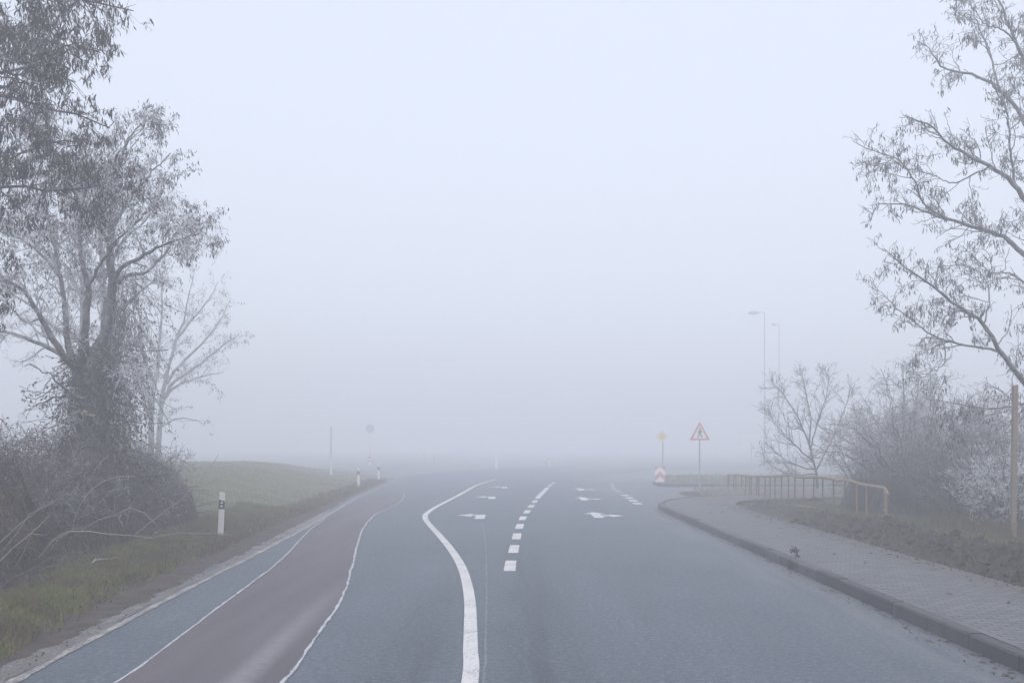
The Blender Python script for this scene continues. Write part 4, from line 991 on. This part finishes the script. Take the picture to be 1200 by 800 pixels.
def beacon(label, pxx, y0, y1, Y, red):
    x, _, zt = W(pxx, y0, Y); zb = max(W(pxx, y1, Y)[2], gz(W(pxx, y1, Y)[0], Y) + .02)
    root = thing('marker_beacon', label, 'traffic marker', (x, Y, 0), 'far markers in the fog')
    g = Geo().box((x, Y, (zt + zb) / 2), (.2, .05, zt - zb)); g.build('panel', M['signwhite'], root)
    if red:
        g = Geo()
        for f in (.15, .55): zz = zb + (zt - zb) * f; g.prism([(x - .1, zz), (x + .1, zz + .12), (x + .1, zz + .26), (x - .1, zz + .14)], Y - .03, Y - .0255)
        g.build('stripes', M['signred'], root)
    pole(Geo(), x, Y + .04, -.05, zb + .1, .03).build('leg', M['zinc'], root, True)
beacon('faint white marker in the fog above the end of the solid centre line', 582, 534.5, 549, 78, False)
beacon('barely visible reddish marker in the fog right of the broken line', 644, 534, 546, 90, True)
beacon('faint red and white beacon between the two far reflector posts', 433, 533, 544, 72, True)
# street lamps
def lamp(label, pxx, ptop, Y, arm, side=-1):
    x, _, zt = W(pxx, ptop, Y)
    root = thing('street_lamp', label, 'street lamp', (x, Y, 0), 'street lamps in the fog')
    Geo().tube([(x, Y, -.1), (x, Y, zt * .5), (x, Y, zt - .05)], [.06, .05, .04], 10).build('pole', M['zinc'], root, True)
    Geo().tube([(x, Y, zt - .12), (x, Y, zt - .03), (x + side * .12, Y, zt), (x + side * arm * .4, Y, zt + .02)], .035, 8).build('arm', M['zinc'], root, True)
    a, b = x + side * arm * .3, x + side * arm
    hd = Geo().prism([(a, zt - .02), (a + side * .1, zt - .10), (b - side * .1, zt - .12), (b, zt - .03), (b - side * .15, zt + .07), (a + side * .15, zt + .08)], Y - .14, Y + .14).build('lamp_head', M['lamp'], root)
    Geo().prism([(a + side * .14, zt - .103), (a + side * .2, zt - .15), (b - side * .2, zt - .16), (b - side * .14, zt - .121)], Y - .11, Y + .11).build('lamp_glass', M['lampglass'], hd)
lamp('nearer street lamp with an arm to the left, rising above the bare shrub', 896, 366, 80, 1.3)
lamp('farther fainter street lamp just right of the nearer one', 913, 380, 96, .75)
lamp('distant lamp head barely showing above the broad bush behind the railing', 1047, 423, 100, .8)

# rusty railing
A, B = np.array([8.76, 24.]), np.array([8.74, 40.8])
def fen(pxx): Yf = 8.75 * F_PX / (pxx - CX); return 8.75 + .05 * math.sin(Yf * .9), Yf
root = thing('metal_railing', 'bent rusty tubular railing with many upright bars behind the footway', 'railing', (8.75, 32, gz(8.75, 32)))
top = [(1038.5, 573), (1030, 570.5), (1015, 568), (1008, 566), (998, 563), (988, 562), (984, 563.2), (975, 561), (957, 559), (935, 558.7), (928, 556.5), (915, 557.5), (895, 558), (880, 557.8), (866, 556), (856, 555.5)]
pts = []
for a, b in top:
    X, Yf = fen(a); pts.append((X, Yf, H + (HY - b) / F_PX * Yf))
X, Yf = fen(1039.5); pts = [(X, Yf, .05), (X, Yf, pts[0][2] - .12)] + pts + [(pts[-1][0], pts[-1][1] + .1, -.05)]
Geo().tube(resample(np.array(pts[1:-1]), 60), .038, 8).build('top_rail', M['rust'], root, True)
tp = np.array(pts[1:-1])
order = np.argsort(tp[:, 1])
zt = lambda Yf: float(np.interp(Yf, tp[order, 1], tp[order, 2]))
for i, q in enumerate((1075, 957, 915, 820, 755, 660, 617, 543, 508, 458, 430, 372, 350, 297, 267, 242, 220, 200, 190, 157, 135, 112, 85)):
    X, Yf = fen(840 + q / 5.4545); X += .035 * (1 if i % 2 else -1) if i else 0
    Geo().tube([(X + rng.normal() * .01, Yf, gz(X, Yf) - .25), (X, Yf, zt(Yf) - .01)], .042 if i in (0, 22) else .023, 7).build('post' if i in (0, 22) else 'bar', M['rust'] if i < 3 else M['rustdark'], root, True)
bt = []
for a, b in ((877, 583), (890, 586), (905, 586.5), (920, 588), (934, 592), (950, 594), (964, 597)):
    X, Yf = fen(a); bt.append((X - .03, Yf, H + (HY - b) / F_PX * Yf))
Geo().tube(resample(np.array(bt), 24), .03, 7).build('bottom_rail', M['rust'], root, True)

# wooden post by the white shrub
Y = 18.6; x, _, zt = W(1189.5, 452, Y); zb = gz(W(1187, 600, Y)[0], Y)
root = thing('wooden_post', 'tall squared wooden post standing in dry grass at the right edge', 'post', (x, Y, zb))
g = Geo(); w = .04
lo = [(-w, -w), (w, -w), (w, w), (-w, w)]
V = [(W(1187, 600, Y)[0] + a, Y + b, zb - .2) for a, b in lo] + [(x + a, Y + b, zt + (.02 if a > 0 else 0)) for a, b in lo]
g.add(V, [(0, 1, 5, 4), (1, 2, 6, 5), (2, 3, 7, 6), (3, 0, 4, 7), (4, 5, 6, 7)])
g.build('shaft', M['wood'], root)

# weeds in the kerb joint
def weed(label, X, Y, z, h, n):
    root = thing('weed', label, 'weed', (X, Y, z), 'weeds at the kerb')
    limbs = [limb([(X, Y, z), (X + rng.normal() * .02, Y + rng.normal() * .02, z + h * .5), (X + rng.normal() * .06, Y + rng.normal() * .06, z + h * (.7 + .3 * rng.random()))], .004, .002, 7, .004) for _ in range(5)]
    P = np.stack([l[0] for l in limbs]); V, F = tubes(P, np.stack([l[1] for l in limbs]), 4); Geo().add(V, F).build('stem', M['weed'], root)
    V, F = leaves(P[:, 2:].reshape(-1, 3), n, .05, .1, .012, .5, 2); Geo().add(V, F).build('leaves', M['weed'], root)
p = G(914, 655, .13); weed('taller dark weed growing on top of the kerb', KX + .161, p[1], .145, .2, 26)
p = G(923, 668, 0); weed('small weed in the gutter at the foot of the kerb', KX - .03, p[1], 0, .13, 18)
# litter
def scrap(name, label, pxx, py, z, size, mats):
    q = G(pxx, py, z); q[2] = gz(q[0], q[1])
    root = thing(name, label, 'litter', tuple(q)); root.rotation_euler = (0, 0, .4)
    q[2] += .015
    for k, mt in enumerate(mats):
        g = Geo(); nu = 5
        o = q + np.array([(k - .5 * (len(mats) - 1)) * size * .8, 0, size * .3])
        U, Vv = np.meshgrid(np.linspace(-.5, .5, nu), np.linspace(-.5, .5, nu))
        pts = np.stack([U * size, Vv * size * .5, Vv * size * .7 + fbm(U * 4 + k, Vv * 4, 3 + k) * size * .9], -1).reshape(-1, 3) + o
        i = (np.arange(nu - 1)[:, None] * nu + np.arange(nu - 1)[None]).ravel()
        g.add(pts, np.stack([i, i + 1, i + nu + 1, i + nu], 1)); ob = g.build('foil' if k == 0 else 'crumpled_end', M[mt], root)
        md = ob.modifiers.new('thick', 'SOLIDIFY'); md.thickness = .004
scrap('wrapper', 'crumpled orange and yellow wrapper at the top of the grass strip', 107, 682, .12, .075, ('orange', 'yellow'))
scrap('paper_scrap', 'scrap of white paper at the foot of the hedge', 153, 642, .1, .10, ('scrap',))
scrap('plastic_scrap', 'tiny pale blue plastic scrap lying on the grass bank', 299, 592, .3, .09, ('blue',))

# ------------------------------------------------------------------ air, light, camera
m = bpy.data.materials.new('fog'); m.use_nodes = True; nt = m.node_tree; nt.nodes.clear()
pv = nt.nodes.new('ShaderNodeVolumePrincipled'); out = nt.nodes.new('ShaderNodeOutputMaterial')
pv.inputs['Density'].default_value = .0155; pv.inputs['Color'].default_value = (.957, .968, 1.0, 1); pv.inputs['Anisotropy'].default_value = .25
for a in ('Density Attribute', 'Color Attribute', 'Temperature Attribute'):
    if a in pv.inputs: pv.inputs[a].default_value = ''
nt.links.new(pv.outputs[0], out.inputs['Volume'])
hz = Geo().box((0, 130, 6.25), (640, 380, 16.5)).build('haze', m)
tag(hz, 'cold even fog lying over the road and fields', 'fog', kind='stuff')

w = bpy.data.worlds.new('World'); scene.world = w; w.use_nodes = True; nt = w.node_tree
sky = nt.nodes.new('ShaderNodeTexSky'); sky.sky_type = 'NISHITA'; sky.sun_disc = False
EL, AZ = 60, 175
sky.sun_elevation = R(EL); sky.sun_rotation = R(AZ); sky.dust_density = 4.; sky.air_density = 1.
hs = nt.nodes.new('ShaderNodeHueSaturation'); hs.inputs['Saturation'].default_value = .68
nt.links.new(sky.outputs[0], hs.inputs['Color'])
bg = nt.nodes['Background']; bg.inputs['Strength'].default_value = .075
nt.links.new(hs.outputs[0], bg.inputs['Color'])
veil = nt.nodes.new('ShaderNodeBackground'); veil.inputs['Color'].default_value = (.83, .876, .985, 1); veil.inputs['Strength'].default_value = .62   # even cloud layer
ad = nt.nodes.new('ShaderNodeAddShader'); nt.links.new(bg.outputs[0], ad.inputs[0]); nt.links.new(veil.outputs[0], ad.inputs[1])
nt.links.new(ad.outputs[0], nt.nodes['World Output'].inputs['Surface'])
sl = bpy.data.lights.new('sun', 'SUN'); sl.energy = .7; sl.angle = R(70); sl.color = (1, .97, .94)
so = bpy.data.objects.new('sun', sl); COL.objects.link(so)
dirv = Vector((math.sin(R(AZ)) * math.cos(R(EL)), math.cos(R(AZ)) * math.cos(R(EL)), math.sin(R(EL))))
so.rotation_euler = dirv.to_track_quat('Z', 'Y').to_euler(); so.location = (0, 0, 30)

cam = bpy.data.cameras.new('camera'); co = bpy.data.objects.new('camera', cam); COL.objects.link(co)
co.location = (0, 0, H); co.rotation_euler = (R(90), 0, 0)
cam.sensor_width = 36; cam.lens = 36; cam.shift_y = .1; cam.clip_end = 2000; cam.clip_start = .05
scene.camera = co
for o in scene.objects:
    if 'at' in o: del o['at']
scene.view_settings.view_transform = 'Standard'; scene.view_settings.look = 'None'; scene.view_settings.gamma = 1
scene.view_settings.exposure = .36
scene.render.engine = 'CYCLES'
cy = scene.cycles
cy.max_bounces = 8; cy.diffuse_bounces = 3; cy.glossy_bounces = 2; cy.volume_bounces = 4; cy.transmission_bounces = 2
cy.use_light_tree = False; cy.use_denoising = True; cy.use_adaptive_sampling = False
cy.sample_clamp_indirect = 4.
